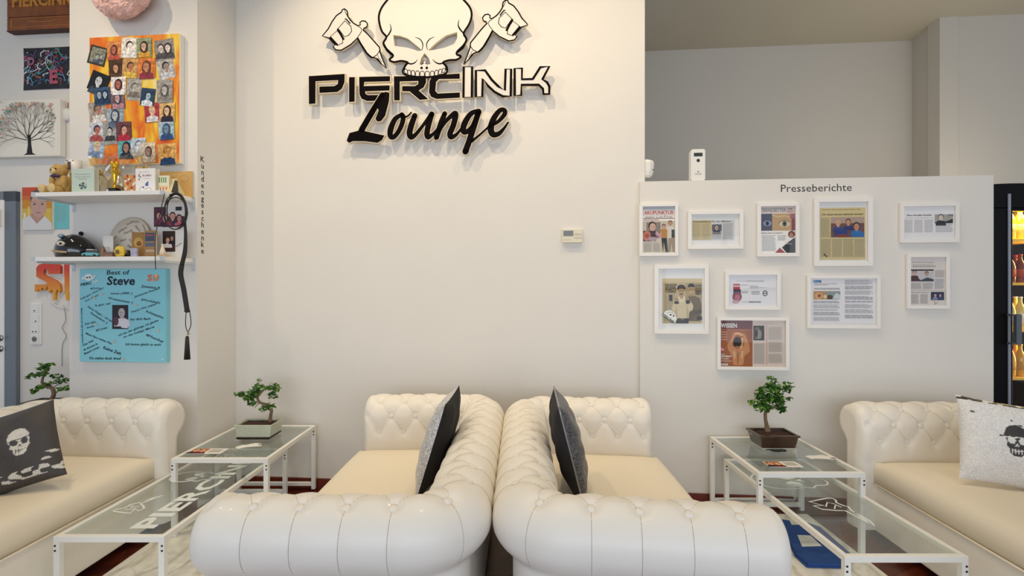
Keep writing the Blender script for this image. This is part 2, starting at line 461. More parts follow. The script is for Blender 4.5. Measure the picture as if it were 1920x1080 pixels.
class Path:
    def __init__(s, P, rad, straight=.008):
        out = []; P = [np.array(p, float) for p in P]
        out.append(P[0])
        for i in (1, 2):
            a, b, c = P[i-1], P[i], P[i+1]
            d1 = (a-b)/np.linalg.norm(a-b); d2 = (c-b)/np.linalg.norm(c-b); r = rad[i-1]
            half = math.acos(np.clip(np.dot(d1, d2), -1, 1))/2; tl = r/math.tan(half)
            p1 = b+d1*tl; p2 = b+d2*tl; cc = b+(d1+d2)/np.linalg.norm(d1+d2)*(r/math.sin(half))
            a1 = math.atan2(*(p1-cc)[::-1]); a2 = math.atan2(*(p2-cc)[::-1])
            while a2-a1 > PI: a2 -= 2*PI
            while a2-a1 < -PI: a2 += 2*PI
            for k in range(13): t = a1+(a2-a1)*k/12; out.append(cc+r*np.array([math.cos(t), math.sin(t)]))
        out.append(P[3]); s.P = np.array(out)
        seg = np.hypot(*np.diff(s.P, axis=0).T); s.cum = np.concatenate([[0], np.cumsum(seg)]); s.L = s.cum[-1]
        n = int(s.L/.0085); t = np.linspace(0, s.L, n)
        x = np.interp(t, s.cum, s.P[:, 0]); y = np.interp(t, s.cum, s.P[:, 1]); dx = np.gradient(x, t); dy = np.gradient(y, t)
        k = np.ones(5)/5
        dx = np.convolve(np.pad(dx, 2, 'edge'), k, 'valid'); dy = np.convolve(np.pad(dy, 2, 'edge'), k, 'valid'); l = np.hypot(dx, dy)
        s.t = t; s.x = x; s.y = y; s.nx = dy/l; s.ny = -dx/l
    def at(s, U, o):
        x = np.interp(U, s.t, s.x); y = np.interp(U, s.t, s.y); nx = np.interp(U, s.t, s.nx); ny = np.interp(U, s.t, s.ny)
        return x+nx*o, y+ny*o, nx, ny
def surf(path, U, V, extra=0, u0=0):
    """point and normal on the upholstered surface"""
    o = np.interp(-V, -PV, POo); z = np.interp(-V, -PV, PZ); no = np.interp(-V, -PV, PNo); nz = np.interp(-V, -PV, PNz)
    h = disp(U-u0, V)+extra
    e = np.minimum(U, path.L-U); er = .05; tt = np.clip(1-e/er, 0, 1); h = h*np.clip(e/.03, 0, 1) - .045*(1-np.sqrt(np.clip(1-tt**2, 0, 1)))
    x, y, nx, ny = path.at(U, o+no*h)
    return x, y, z+nz*h, nx*no, ny*no, nz
BUTTON = None
def sofa(name, label, P, rad, seatx, group, mirror_u0=0, near=.03):
    """P: near-arm end / corner / corner / arm end along the roll centre line (order keeps the outside on the right)"""
    global BUTTON
    path = Path(P, rad)
    cx = sum(p[0] for p in P)/4; cy = sum(p[1] for p in P)/4
    root = thing(name, label, 'sofa', (cx, cy, 0), 0, group)
    u0 = (path.L/2) % PITCH
    U, V = np.meshgrid(path.t, PV, indexing='ij')
    x, y, z, *_ = surf(path, U, V, 0, u0)
    nu, nv = U.shape
    vs = np.stack([x-cx, y-cy, z], -1).reshape(-1, 3)
    I = np.arange(nu*nv).reshape(nu, nv)
    q = np.stack([I[:-1, :-1], I[1:, :-1], I[1:, 1:], I[:-1, 1:]], -1).reshape(-1, 4)
    faces = q.tolist(); verts = vs.tolist()
    faces.append(I[0, :].tolist()); faces.append(I[-1, ::-1].tolist())
    me = bpy.data.meshes.new('rolled_back_and_arms'); me.from_pydata(verts, [], faces)
    me.polygons.foreach_set('use_smooth', [True]*(len(faces)-2)+[False]*2); me.materials.append(M_lea); me.update()
    obj('rolled_back_and_arms', me, None, root)
    # stitched seams
    sb = MB()
    n0 = int(math.floor((0-u0)/PITCH))+1; n1 = int(math.floor((path.L-u0)/PITCH))
    def seam(pts, r=.0009):
        a = np.array(pts); X, Y, Z, *_ = surf(path, a[:, 0], a[:, 1], .0006, u0)
        sb.tube(list(zip(X-cx, Y-cy, Z)), r, 4)
    for j in range(n0, n1+1):
        u = u0+j*PITCH
        if .05 < u < path.L-.05: seam([(u, ROWS[0]-.012-k*.0165) for k in range(13)], .0008)
        for i in range(3):
            ua = u+.5*(i % 2)*PITCH
            for sg in (-1, 1):
                ub = ua+sg*.5*PITCH
                if min(ua, ub) > .04 and max(ua, ub) < path.L-.04:
                    seam([(ua+(ub-ua)*t, ROWS[i]+(ROWS[i+1]-ROWS[i])*t) for t in np.linspace(.1, .9, 9)], .0006)
    obj('seam_stitching', sb, M_stitch, root)
    # buttons
    if BUTTON is None:
        BUTTON = MB().lathe([(.0125, -.006), (.0130, -.001), (.0122, .0012), (.008, .0026), (.002, .0030)], n=14).mesh('button', [M_lea])
    cnt = 0
    for i, rv in enumerate(ROWS):
        for j in range(n0-1, n1+1):
            u = u0+(j+.5*(i % 2))*PITCH
            if .04 < u < path.L-.04:
                X, Y, Z, nx, ny, nz = [float(q_) for q_ in surf(path, np.array([u])[0], np.array([rv])[0], .0070, u0)]
                b = bpy.data.objects.new('button', BUTTON); COL.objects.link(b); b.parent = root
                b.location = (X-cx, Y-cy, Z); b.rotation_euler = Vector((nx, ny, nz)).to_track_quat('Z', 'Y').to_euler(); cnt += 1
    # seat
    (ax, ay), (bx, by), (c2x, c2y), (dx_, dy_) = P
    sx = 1 if seatx[0] > bx else -1          # which way the seat opens
    ins = .075
    ylo, yhi = min(ay, by, c2y, dy_)+R0, max(ay, by, c2y, dy_)-R0
    def quad(front_near, front_far, inset):
        # order: back near, front near, front far, back far ; near = small y
        nearP = (P[0], P[1]) if P[0][1] < P[3][1] else (P[3], P[2]); farP = (P[3], P[2]) if P[0][1] < P[3][1] else (P[0], P[1])
        bn = (nearP[1][0]+sx*inset, nearP[1][1]+inset); bf = (farP[1][0]+sx*inset, farP[1][1]-inset)
        tN = (front_near-nearP[1][0])/(nearP[0][0]-nearP[1][0]); tF = (front_far-farP[1][0])/(farP[0][0]-farP[1][0])
        fn = (front_near, nearP[1][1]+(nearP[0][1]-nearP[1][1])*tN+inset); ff = (front_far, farP[1][1]+(farP[0][1]-farP[1][1])*tF-inset)
        return [(p[0]-cx, p[1]-cy) for p in ((bn, fn, ff, bf) if sx > 0 else (fn, bn, bf, ff))]
    cq = quad(seatx[0], seatx[1], .088)
    n = 26; g = MB(); v = []; fs = []
    def bil(a, b):
        return [(1-a)*(1-b)*cq[0][k]+a*(1-b)*cq[1][k]+a*b*cq[2][k]+(1-a)*b*cq[3][k] for k in (0, 1)]
    for i in range(n+1):
        for j in range(n+1):
            a, b = [.5-.5*math.cos(PI*q_/n) for q_ in (i, j)]; px_, py_ = bil(a, b)
            e = min(a, 1-a, b, 1-b)*.75; r_ = .042
            e2 = (a if sx < 0 else 1-a)*.75                      # distance to the open front edge
            e = min(e2, max(e, .02)) if e2 < r_ else e
            dz_ = r_-math.sqrt(max(0, r_*r_-(r_-min(e, r_))**2))
            v.append((px_, py_, .420+.028*(1-(2*a-1)**6)*(1-(2*b-1)**6)-dz_))
    for i in range(n):
        for j in range(n): k = i*(n+1)+j; fs.append((k, k+n+1, k+n+2, k+1))
    g.add(v, fs, smooth=True)
    ring = [i*(n+1) for i in range(n+1)]+[n*(n+1)+j for j in range(1, n+1)]+[i*(n+1)+n for i in range(n-1, -1, -1)]+[j for j in range(n-1, 0, -1)]
    base = len(g.v); m_ = len(ring)
    for k in ring: g.v.append((v[k][0]-sx*.004, v[k][1], .30))
    g.add([], [])
    for i in range(m_):
        g.f.append([ring[i], base+i, base+(i+1) % m_, ring[(i+1) % m_]][::-1]); g.c.append(None); g.sm.append(True); g.mi.append(0)
    g.f.append([base+i for i in range(m_)]); g.c.append(None); g.sm.append(False); g.mi.append(0)
    co = obj('seat_cushion', g, M_seat, root); import bmesh; bm_ = bmesh.new(); bm_.from_mesh(co.data); bmesh.ops.recalc_face_normals(bm_, faces=bm_.faces); bm_.to_mesh(co.data); bm_.free()
    # piping along the front edge of the cushion
    fe = (1, 2) if sx > 0 else (3, 0)
    a, b = cq[fe[0]], cq[fe[1]]
    pb = MB()
    for zz in (.302,): pb.tube([(a[0]+sx*.001, a[1]+.02*(1 if b[1] > a[1] else -1), zz), (b[0]+sx*.001, b[1]-.02*(1 if b[1] > a[1] else -1), zz)], .005, 8)
    obj('piping', pb, M_seat, co)
    bq = quad(seatx[0]-sx*.012, seatx[1]-sx*.012, .06)
    obj('base', MB().prismz(bq, .05, .298), M_lea, root, bevel=.008)
    fq = quad(seatx[0]-sx*.06, seatx[1]-sx*.06, .02)
    for p in fq: obj('leg', MB().lathe([(.022, 0), (.028, .05)], p[0], p[1], 12), M_foot, root)
    return root
# the two loveseats standing back to back
sofa('chesterfield_sofa', 'left of the two back-to-back white tufted sofas, holding the black and silver pillow',
     [(-.918, 1.535), (-.180, 1.520), (-.152, 3.000), (-.845, 2.985)], (.135, .13), (-.885, -.872), 'white tufted sofas')
sofa('chesterfield_sofa', 'right of the two back-to-back white tufted sofas, holding the dark sequin pillow',
     [(.775, 2.870), (.068, 2.935), (.046, 1.545), (.765, 1.45)], (.13, .135), (.790, .800), 'white tufted sofas')
sofa('chesterfield_sofa', 'white tufted sofa at the far left under the gift shelves, carrying the dark skull pillow',
     [(-1.875, 2.850), (-2.62, 2.900), (-2.62, 1.250), (-1.86, 1.235)], (.13, .13), (-1.925, -1.925), 'white tufted sofas')
sofa('chesterfield_sofa', 'white tufted sofa at the far right beside the drinks fridge, carrying the white skull pillow',
     [(1.80, 1.215), (2.60, 1.200), (2.66, 2.770), (1.835, 2.795)], (.13, .13), (1.825, 1.905), 'white tufted sofas')

# ---------------------------------------------------------------- pillows
def in_poly(X, Y, poly):
    inside = np.zeros(X.shape, bool); n = len(poly)
    for i in range(n):
        x1, y1 = poly[i]; x2, y2 = poly[(i+1) % n]
        c = ((y1 > Y) != (y2 > Y)) & (X < (x2-x1)*(Y-y1)/(y2-y1+1e-12)+x1); inside ^= c
    return inside
def pillow(name, label, w, h, t, front, back, mf, mb_, loc, rot, n=110, edge=None):
    """pillow lying in local xz, front towards -y; front(X,Z) gives colours"""
    root = thing(name, label, 'pillow', loc, 0, None); root.rotation_euler = rot
    a = np.linspace(-1, 1, n); A_, B_ = np.meshgrid(a, a, indexing='ij')
    prof = ((1-np.abs(A_)**2.6)*(1-np.abs(B_)**2.6))**.55
    pinch = 1-.055*(1-np.abs(B_)**2)*np.abs(A_)**3; pinch2 = 1-.055*(1-np.abs(A_)**2)*np.abs(B_)**3
    X = A_*w/2*pinch; Z = B_*h/2*pinch2+h/2
    rng = np.random.RandomState(3)
    wr = .003*np.sin(A_*9+B_*4)*prof+.002*np.sin(B_*13-A_*5)*prof
    for side, fn, m, nm in ((-1, front, mf, 'pillow_front'), (1, back, mb_, 'pillow_back')):
        Y = side*(prof*t/2+wr)
        vs = np.stack([X, Y, Z], -1).reshape(-1, 3); I = np.arange(n*n).reshape(n, n)
        q = np.stack([I[:-1, :-1], I[1:, :-1], I[1:, 1:], I[:-1, 1:]], -1).reshape(-1, 4)
        if side > 0: q = q[:, ::-1]
        me = bpy.data.meshes.new(nm); me.from_pydata(vs.tolist(), [], q.tolist()); me.polygons.foreach_set('use_smooth', [True]*len(q))
        c = fn(A_.reshape(-1), B_.reshape(-1)); at = me.color_attributes.new('Col', 'FLOAT_COLOR', 'POINT'); at.data.foreach_set('color', np.asarray(c, np.float32).reshape(-1))
        me.materials.append(m); obj(nm, me, None, root)
    if edge:
        loop = [(X[i, 0], 0, Z[i, 0]) for i in range(0, n, 6)]+[(X[-1, j], 0, Z[-1, j]) for j in range(0, n, 6)]+[(X[i, -1], 0, Z[i, -1]) for i in range(n-1, -1, -6)]+[(X[0, j], 0, Z[0, j]) for j in range(n-1, -1, -6)]
        obj('piping', MB().tube(loop+[loop[0]], .004, 6), edge, root)
    return root
def flat(c):
    c = lin(c)
    return lambda X, Y: np.tile(np.array(c), (X.size, 1))
SK = dict(
    head=[(-.40,.02),(-.43,.30),(-.36,.56),(-.16,.72),(.10,.74),(.32,.62),(.44,.38),(.42,.10),(.36,-.06),(.40,-.22),(.28,-.36),(.26,-.56),(.10,-.70),(-.10,-.70),(-.24,-.58),(-.26,-.38),(-.38,-.24),(-.34,-.06)],
    eyel=[(-.33,.10),(-.28,.20),(-.10,.14),(-.03,.02),(-.10,-.14),(-.26,-.12),(-.34,-.02)],
    eyer=[(.33,.10),(.28,.20),(.12,.14),(.05,.02),(.12,-.14),(.28,-.12),(.35,-.02)],
    nose=[(.01,-.08),(-.07,-.26),(.01,-.22),(.09,-.26)],
    mouth=[(-.20,-.38),(0,-.44),(.22,-.38),(.20,-.42),(0,-.49),(-.18,-.42)])
def skull_print(fg, bg, sc, ox, oz, marks, seed, band=None, outline=False):
    fg, bg = np.array(lin(fg)), np.array(lin(bg))
    def fn(X, Y):
        x = (X-ox)/sc; y = (Y-oz)/sc
        m = in_poly(x, y, SK['head'])
        for k in ('eyel', 'eyer', 'nose', 'mouth'): m &= ~in_poly(x, y, SK[k])
        tl = (np.abs((x*9) % 1-.5) < .1) & (y < -.34) & (y > -.56) & (np.abs(x) < .22); m &= ~tl
        m &= ~((np.abs(y-.16-.10*x) < .022) & (np.abs(x) < .5))
        if outline:
            m |= (np.abs(y-.30-.25*x) < .03) & (x < -.3) & (x > -.62)
        rs = np.random.RandomState(seed)
        nz = np.zeros(X.shape)
        for _ in range(14):
            kx, ky, ph = rs.uniform(3, 22), rs.uniform(8, 40), rs.uniform(0, 6); nz += np.sin(kx*X+ph)*np.sin(ky*Y+ph*2)/2.2
        mm = marks(X, Y, nz)
        r = np.where(m[:, None], fg, bg); r = np.where(mm[:, None], fg, r)
        sp = rs.uniform(.82, 1.12, X.size)[:, None]; r = np.clip(r*np.concatenate([sp, sp, sp, np.ones_like(sp)], 1), 0, 1)
        return r
    return fn
M_seq = attrmat('sequin_fabric', .38, .5, 420, .6)
M_cloth = attrmat('pillow_cloth', .85, .2, 300)
def sequin(c, m, lo, hi, rough=.3, metal=.6):
    mm = mat(m, c, rough, metal, .9, 420); nt = mm.node_tree; b = nt.nodes['Principled BSDF']
    tc = nt.nodes.new('ShaderNodeTexCoord'); v = nt.nodes.new('ShaderNodeTexVoronoi'); v.inputs['Scale'].default_value = 190
    cr = nt.nodes.new('ShaderNodeValToRGB'); cr.color_ramp.elements[0].color = lin(lo); cr.color_ramp.elements[1].color = lin(hi)
    nt.links.new(tc.outputs['Object'], v.inputs['Vector']); nt.links.new(v.outputs['Color'], cr.inputs[0]); nt.links.new(cr.outputs[0], b.inputs['Base Color'])
    return mm
pillow('skull_pillow', 'charcoal sequin pillow with white skull on the far left sofa', .38, .35, .12,
       skull_print('d8d2c6', '3a3431', .46, .36, .10, lambda X, Y, n: ((Y < -.58) & (Y > -.82) & (X > -.1) & (n > .1)) | ((X > .55) & (Y < -.30) & (Y > -.5) & (n > .9)) | ((n > 2.4) & (Y > .3)) , 4),
       flat('2c2826'), M_seq, M_cloth, (-2.135, 2.20, .452), (math.radians(-20), math.radians(-17), math.radians(20)))
pillow('skull_pillow', 'white sequin pillow with black skull on the far right sofa', .38, .38, .12,
       skull_print('2a2828', 'e6e4e2', .50, .0, .05, lambda X, Y, n: ((Y > .90) & (n > -.6)) | (n > 2.3), 9, outline=True),
       flat('e6e4e2'), M_seq, M_cloth, (2.185, 2.24, .452), (math.radians(-20), math.radians(7), math.radians(-18)))
pillow('throw_pillow', 'black pillow with silver sequin side leaning on the left centre sofa back', .42, .42, .12, flat('d8dade'), flat('1a1718'),
       sequin((215, 218, 224), 'silver_sequins', (150, 154, 160), (250, 250, 252), .35, .3), M_cloth, (-.390, 2.32, .450), (math.radians(-17), 0, math.radians(-92)), 70)
pillow('throw_pillow', 'dark grey sequin pillow leaning on the right centre sofa back', .42, .42, .12, flat('50535a'), flat('232226'),
       sequin((60, 62, 70), 'anthracite_sequins', (8, 8, 11), (130, 132, 140), .28, .6), M_cloth, (.295, 2.24, .450), (math.radians(-14), 0, math.radians(88)), 70, edge=mat('silver_piping', (150, 152, 158), .3, .8))
# ================================================================ RUG
def marble():
    m = mat('white_marbled', (236, 232, 224), .35); nt = m.node_tree; b = nt.nodes['Principled BSDF']
    tc = nt.nodes.new('ShaderNodeTexCoord'); n = nt.nodes.new('ShaderNodeTexNoise'); n.inputs['Scale'].default_value = 1.6; n.inputs['Detail'].default_value = 6; n.inputs['Distortion'].default_value = 2.2
    wv = nt.nodes.new('ShaderNodeTexWave'); wv.inputs['Scale'].default_value = 2.2; wv.inputs['Distortion'].default_value = 9; wv.inputs['Detail'].default_value = 4
    cr = nt.nodes.new('ShaderNodeValToRGB'); cr.color_ramp.elements[0].position = .0; cr.color_ramp.elements[0].color = lin((214, 208, 198)); cr.color_ramp.elements[1].position = .22; cr.color_ramp.elements[1].color = lin((240, 236, 228))
    nt.links.new(tc.outputs['Object'], wv.inputs[0]); nt.links.new(wv.outputs[0], cr.inputs[0]); nt.links.new(cr.outputs[0], b.inputs['Base Color'])
    return m
M_marb = marble()
def rug(label, x0, y0, x1, y1):
    o = obj('rug', MB().box(x0, y0, .0005, x1, y1, .007), M_marb, bevel=.003); tag(o, label, 'rug', None); return o
rug('white marbled mat on the floor under the left sofas and glass tables', -1.885, 1.3, -.95, 2.95)
rug('white marbled mat on the floor under the right glass tables', .84, 1.3, 1.73, 3.0)

# ================================================================ TABLES
M_glass = glassmat('clear_glass', (.955, .985, .978))
M_decal = mat('frosted_white_decal', (226, 232, 232), .5)
def table(label, xc, w, y0, y1, h, group, leg=.024, parts=True):
    root = thing('nesting_table', label, 'table', (xc, (y0+y1)/2, 0), 0, group)
    L = (y1-y0)/2; W = w/2; t = leg
    f = MB()
    f.box(-W, -L, h-t, W, -L+t, h).box(-W, L-t, h-t, W, L, h).box(-W, -L+t, h-t, -W+t*.8, L-t, h).box(W-t*.8, -L+t, h-t, W, L-t, h)
    obj('top_frame', f, M_white, root, bevel=.0015)
    for sx in (-1, 1):
        for sy in (-1, 1):
            x = sx*(W-t/2); y = sy*(L-t/2)
            obj('leg', MB().box(x-t/2, y-t/2, 0.008, x+t/2, y+t/2, h-t), M_white, root, bevel=.0015)
            sc = MB()
            for zz in (h-.038, h-.058): sc.lathe([(.0045, 0), (.0045, .0018)], x+.004*sx, y-t/2-.0015, 8, axis='y', cz=zz)
            obj('screw', sc, M_dark, root)
    for sy in (-1, 1):
        obj('floor_rail', MB().box(-W+t, sy*(L-t/2)-t/2, .030, W-t, sy*(L-t/2)+t/2, .052), M_white, root, bevel=.0015) if sy > 0 else None
    obj('glass_top', MB().box(-W+t*.8+.001, -L+t+.001, h-.010, W-t*.8-.001, L-t-.001, h-.004), M_glass, root)
    return root
tl_hi = table('tall white glass nesting table at the left, holding a bonsai in a white pot', -1.552, .515, 2.715, 3.385, .425, 'white glass nesting tables')
tl_lo = table('long low white glass table sliding out from under the left tall table', -1.655, .455, 2.10, 3.26, .310, 'white glass nesting tables')
tr_hi = table('tall white glass nesting table at the right, holding a bonsai in a brown pot', 1.468, .525, 2.505, 3.125, .425, 'white glass nesting tables')
tr_lo = table('long low white glass table sliding out from under the right tall table', 1.500, .470, 1.945, 3.06, .310, 'white glass nesting tables')

# decals on the low glass tops: drawn in (a, b) with a along the table, b across, metres
def decal(parent, strokes, fills, texts, zz):
    mb = MB()
    for p, wd in strokes:
        t = MB(); ribbon(t, p, wd, 0, .0004); mb.add([(q[0], q[2], zz+.0002-q[1]) for q in t.v], t.f)
    for p in fills: mb.add([(q[0], q[1], zz+.0004) for q in p], [tuple(range(len(p)))])
    for tx, x, y, hgt, rot, sx in texts:
        vs, fs, tw, th = textgeo(tx, .03); c, s_ = math.cos(rot), math.sin(rot); k = hgt/.7
        mb.add([(x+(a*k*sx)*c-b*k*s_, y+(a*k*sx)*s_+b*k*c, zz+.0005) for a, b, _ in vs], fs)
    return obj('printed_logo', mb, M_decal, parent)
# left: big lettering running away from the camera near the right edge, skull and machine outlines beside it
def gun2(x, y, s, rot):
    base = [(.0, .30), (.03, .26), (.03, .18), (.10, .12), (.14, .12), (.16, .02), (.30, -.18), (.33, -.30), (.26, -.22), (.10, -.02), (.02, -.06), (-.12, -.10), (-.20, -.04), (-.10, .02), (-.24, .06), (-.12, .20), (-.05, .28)]
    c, q = math.cos(rot), math.sin(rot)
    T = lambda p: (x+s*(p[0]*c-p[1]*q), y+s*(p[0]*q+p[1]*c))
    return [([T(p) for p in base+[base[0]]], .009), ([T((-.08, .0)), T((-.06, .14)), T((.02, .12)), T((.0, -.02))], .006), ([T((-.01, .14)), T((.07, .06))], .006), ([T((.18, -.02)), T((.28, -.22))], .01)]
def skull2(x, y, s, rot):
    c, q = math.cos(rot), math.sin(rot); T = lambda p: (x+s*(p[0]*c-p[1]*q), y+s*(p[0]*q+p[1]*c))
    st = [([T(p) for p in catmull(SK['head'], 3, True)+[SK['head'][0]]], .009)]
    return st, [[T(p) for p in SK['eyel']], [T(p) for p in SK['eyer']], [T(p) for p in SK['nose']]]
sk, fi = skull2(-.06, .10, .17, PI/2)
decal(tl_lo, sk+gun2(-.10, -.28, .30, PI/2+.5)+gun2(-.08, .42, .30, PI/2-.9), fi,
      [('PIERCINK', .125, -.50, .10, PI/2, 1.55)], .310-.004)
sk, fi = skull2(-.02, .22, .26, PI/2)
decal(tr_lo, sk+gun2(.0, -.12, .42, -.5)+gun2(.02, .44, .20, -2.2), fi, [], .310-.004)

# ================================================================ BONSAI
M_leaf = mat('bonsai_leaf', (58, 104, 42), .5, noise=.35, nscale=60)
M_leaf2 = mat('bonsai_leaf_light', (104, 148, 54), .5, noise=.25, nscale=60)
M_bark = mat('bonsai_bark', (122, 100, 76), .85, bump=.6, bscale=80, noise=.2, nscale=40)
M_soil = mat('potting_soil', (60, 34, 24), .95, bump=1, bscale=160, noise=.3, nscale=120)
def leaves(mb, c, r, n, R, size=.013, flatt=.7):
    for _ in range(n):
        d = Vector((R.gauss(0, 1), R.gauss(0, 1), R.gauss(0, 1)*flatt)); d = d.normalized()*(R.random()**.45)
        p = Vector(c)+Vector((d.x*r[0], d.y*r[1], d.z*r[2]))
        q = Matrix.Rotation(R.uniform(0, 6.3), 3, 'Z') @ Matrix.Rotation(R.uniform(-.9, .9), 3, 'X') @ Matrix.Rotation(R.uniform(-.7, .7), 3, 'Y')
        s = size*R.uniform(.7, 1.35)
        pts = [(0, -1, 0), (.42, -.55, .1), (.5, 0, .12), (.36, .5, .08), (0, 1, -.05), (-.36, .5, .08), (-.5, 0, .12), (-.42, -.55, .1), (0, 0, .0)]
        vs = [p+q @ Vector(a)*s for a in pts]
        mb.add(vs, [(i, (i+1) % 8, 8) for i in range(8)], mi=0 if R.random() < .6 else 1)
def bonsai(label, loc, trunk, branches, clumps, pot, potcol, saucer, soilz, seed, lsize=.012):
    root = thing('bonsai_tree', label, 'plant', loc, 0, None); R = random.Random(seed)
    pw, pd, ph = pot; pm, pr = potcol
    sw, sd, sm = saucer
    def tray(x0, y0, x1, y1, z0, z1, fl, th):
        m = MB(); o = [(-x0, -y0, z0), (x0, -y0, z0), (x0, y0, z0), (-x0, y0, z0)]
        a = [(-x1, -y1, z1), (x1, -y1, z1), (x1, y1, z1), (-x1, y1, z1)]
        b = [(-x1+th, -y1+th, z1), (x1-th, -y1+th, z1), (x1-th, y1-th, z1), (-x1+th, y1-th, z1)]
        c = [(-x0+th, -y0+th, z0+fl), (x0-th, -y0+th, z0+fl), (x0-th, y0-th, z0+fl), (-x0+th, y0-th, z0+fl)]
        fs = [(3, 2, 1, 0), (12, 13, 14, 15)]
        for k in range(3):
            for i in range(4): j = (i+1) % 4; fs.append((4*k+i, 4*k+j, 4*k+4+j, 4*k+4+i))
        return m.add(o+a+b+c, fs)
    obj('saucer', tray(sw/2-.008, sd/2-.008, sw/2, sd/2, 0, .011, .004, .004), sm, root, bevel=.0015)
    p_ = obj('pot', tray(pw/2*.86, pd/2*.86, pw/2, pd/2, .0115, ph, .012, .007), pm, root, bevel=.002)
    if pr: obj('pot_rim', MB().box(-pw/2-.005, -pd/2-.005, ph-.011, pw/2+.005, -pd/2+.005, ph).box(-pw/2-.005, pd/2-.005, ph-.011, pw/2+.005, pd/2+.005, ph).box(-pw/2-.005, -pd/2+.005, ph-.011, -pw/2+.005, pd/2-.005, ph).box(pw/2-.005, -pd/2+.005, ph-.011, pw/2+.005, pd/2-.005, ph), pm, p_, bevel=.002)
    sb = MB(); n = 14; v = []; fs = []
    for i in range(n+1):
        for j in range(n+1):
            a, b = 2*i/n-1, 2*j/n-1; v.append((a*(pw/2-.011), b*(pd/2-.011), ph-.012+soilz*max(0, 1-(a*a+b*b)*.8)+R.uniform(-.0015, .0015)))
    for i in range(n):
        for j in range(n): k = i*(n+1)+j; fs.append((k, k+n+1, k+n+2, k+1))
    obj('soil', sb.add(v, fs, smooth=False), M_soil, root)
    tb = MB(); T = catmull([p[:3] for p in trunk], 5); rr = []
    for i in range(len(trunk)-1): rr += [trunk[i][3]+(trunk[i+1][3]-trunk[i][3])*k/5 for k in range(5)]
    rr.append(trunk[-1][3]); tb.tube(T, rr, 10)
    for br in branches: tb.tube(catmull(br, 4), [.0035-.0025*k/(4*(len(br)-1)) for k in range(4*(len(br)-1)+1)], 6)
    obj('trunk', tb, M_bark, root)
    lb = MB()
    for c, r, n_ in clumps: leaves(lb, c, r, n_, R, lsize)
    obj('foliage', lb, [M_leaf, M_leaf2], root)
    return root
M_celadon = mat('pale_green_glaze', (196, 200, 178), .25, noise=.04, nscale=40, coat=.3)
M_brownglz = mat('brown_glaze', (66, 44, 28), .22, noise=.3, nscale=14, coat=.5)
M_sauc1 = mat('dark_brown_saucer', (44, 24, 18), .4); M_sauc2 = mat('cream_saucer', (206, 200, 180), .35)
# left (white pot): photo px per metre about 297 at this depth
bonsai('small windswept bonsai in a pale glazed pot on the left glass table', (-1.545, 3.13, .4255),
       [(.065, 0, .085, .011), (.070, 0, .125, .0095), (.078, -.01, .165, .009), (.045, 0, .190, .0085), (.005, 0, .205, .008), (-.010, 0, .235, .007), (.020, 0, .275, .006), (.050, 0, .300, .004)],
       [[(.045, 0, .19), (.03, -.01, .165), (.02, -.02, .15)], [(.0, 0, .205), (-.04, 0, .215), (-.09, 0, .245), (-.13, 0, .262)], [(.005, 0, .25), (-.03, 0, .28), (-.02, 0, .32)], [(.05, 0, .30), (.09, 0, .30), (.10, 0, .26)], [(0, 0, .205), (-.03, 0, .17)]],
       [((-.11, 0, .255), (.045, .03, .018), 46), ((-.055, 0, .232), (.045, .035, .030), 90), ((-.03, 0, .265), (.045, .035, .028), 80), ((-.005, 0, .300), (.03, .03, .025), 40), ((.085, 0, .295), (.045, .035, .028), 80), ((.085, 0, .250), (.030, .03, .025), 34), ((.055, 0, .180), (.038, .03, .024), 60), ((-.04, 0, .195), (.03, .02, .02), 20), ((.025, -.01, .160), (.022, .02, .014), 16), ((.0, 0, .340), (.012, .012, .012), 8), ((.04, 0, .29), (.03, .03, .015), 24)],
       (.225, .165, .088), (M_celadon, False), (.205, .165, M_sauc1), .008, 3, .0125)
# right (brown pot)
bonsai('bushy bright green bonsai in a brown glazed pot on the right glass table', (1.490, 2.93, .4255),
       [(-0.026, 0.000, 0.085, .018), (-0.033, 0.000, 0.120, .011), (-0.040, 0.000, 0.160, .0095), (-0.038, 0.000, 0.195, .0095), (-0.017, 0.000, 0.213, .008), (0.023, 0.000, 0.224, .006)],
       [[(-0.038, 0.000, 0.195), (-0.058, 0.000, 0.218), (-0.105, 0.000, 0.230), (-0.128, 0.000, 0.242)], [(-0.024, 0.000, 0.207), (-0.012, 0.000, 0.265), (0.011, 0.000, 0.346)], [(0.011, 0.000, 0.224), (0.046, 0.000, 0.247), (0.092, 0.000, 0.259)], [(0.011, 0.000, 0.224), (0.058, 0.000, 0.288), (0.075, 0.000, 0.346)], [(-0.035, 0.000, 0.195), (-0.058, 0.000, 0.265), (-0.070, 0.000, 0.323)]],
       [((-0.064, 0.000, 0.224), (.055, .05, .028), 90), ((-0.047, 0.000, 0.282), (.05, .05, .035), 90), ((0.005, 0.000, 0.334), (.055, .05, .038), 110), ((0.029, 0.000, 0.265), (.035, .05, .045), 80), ((0.052, 0.000, 0.218), (.022, .03, .025), 26), ((0.081, 0.000, 0.334), (.035, .03, .035), 36), ((-0.058, 0.000, 0.317), (.028, .03, .022), 30), ((0.102, 0.000, 0.271), (.018, .02, .012), 9), ((-0.111, 0.000, 0.247), (.02, .02, .02), 14), ((-0.006, 0.000, 0.387), (.022, .02, .012), 14)],
       (.215, .165, .082), (M_brownglz, True), (.190, .150, M_sauc2), .016, 7, .0165)

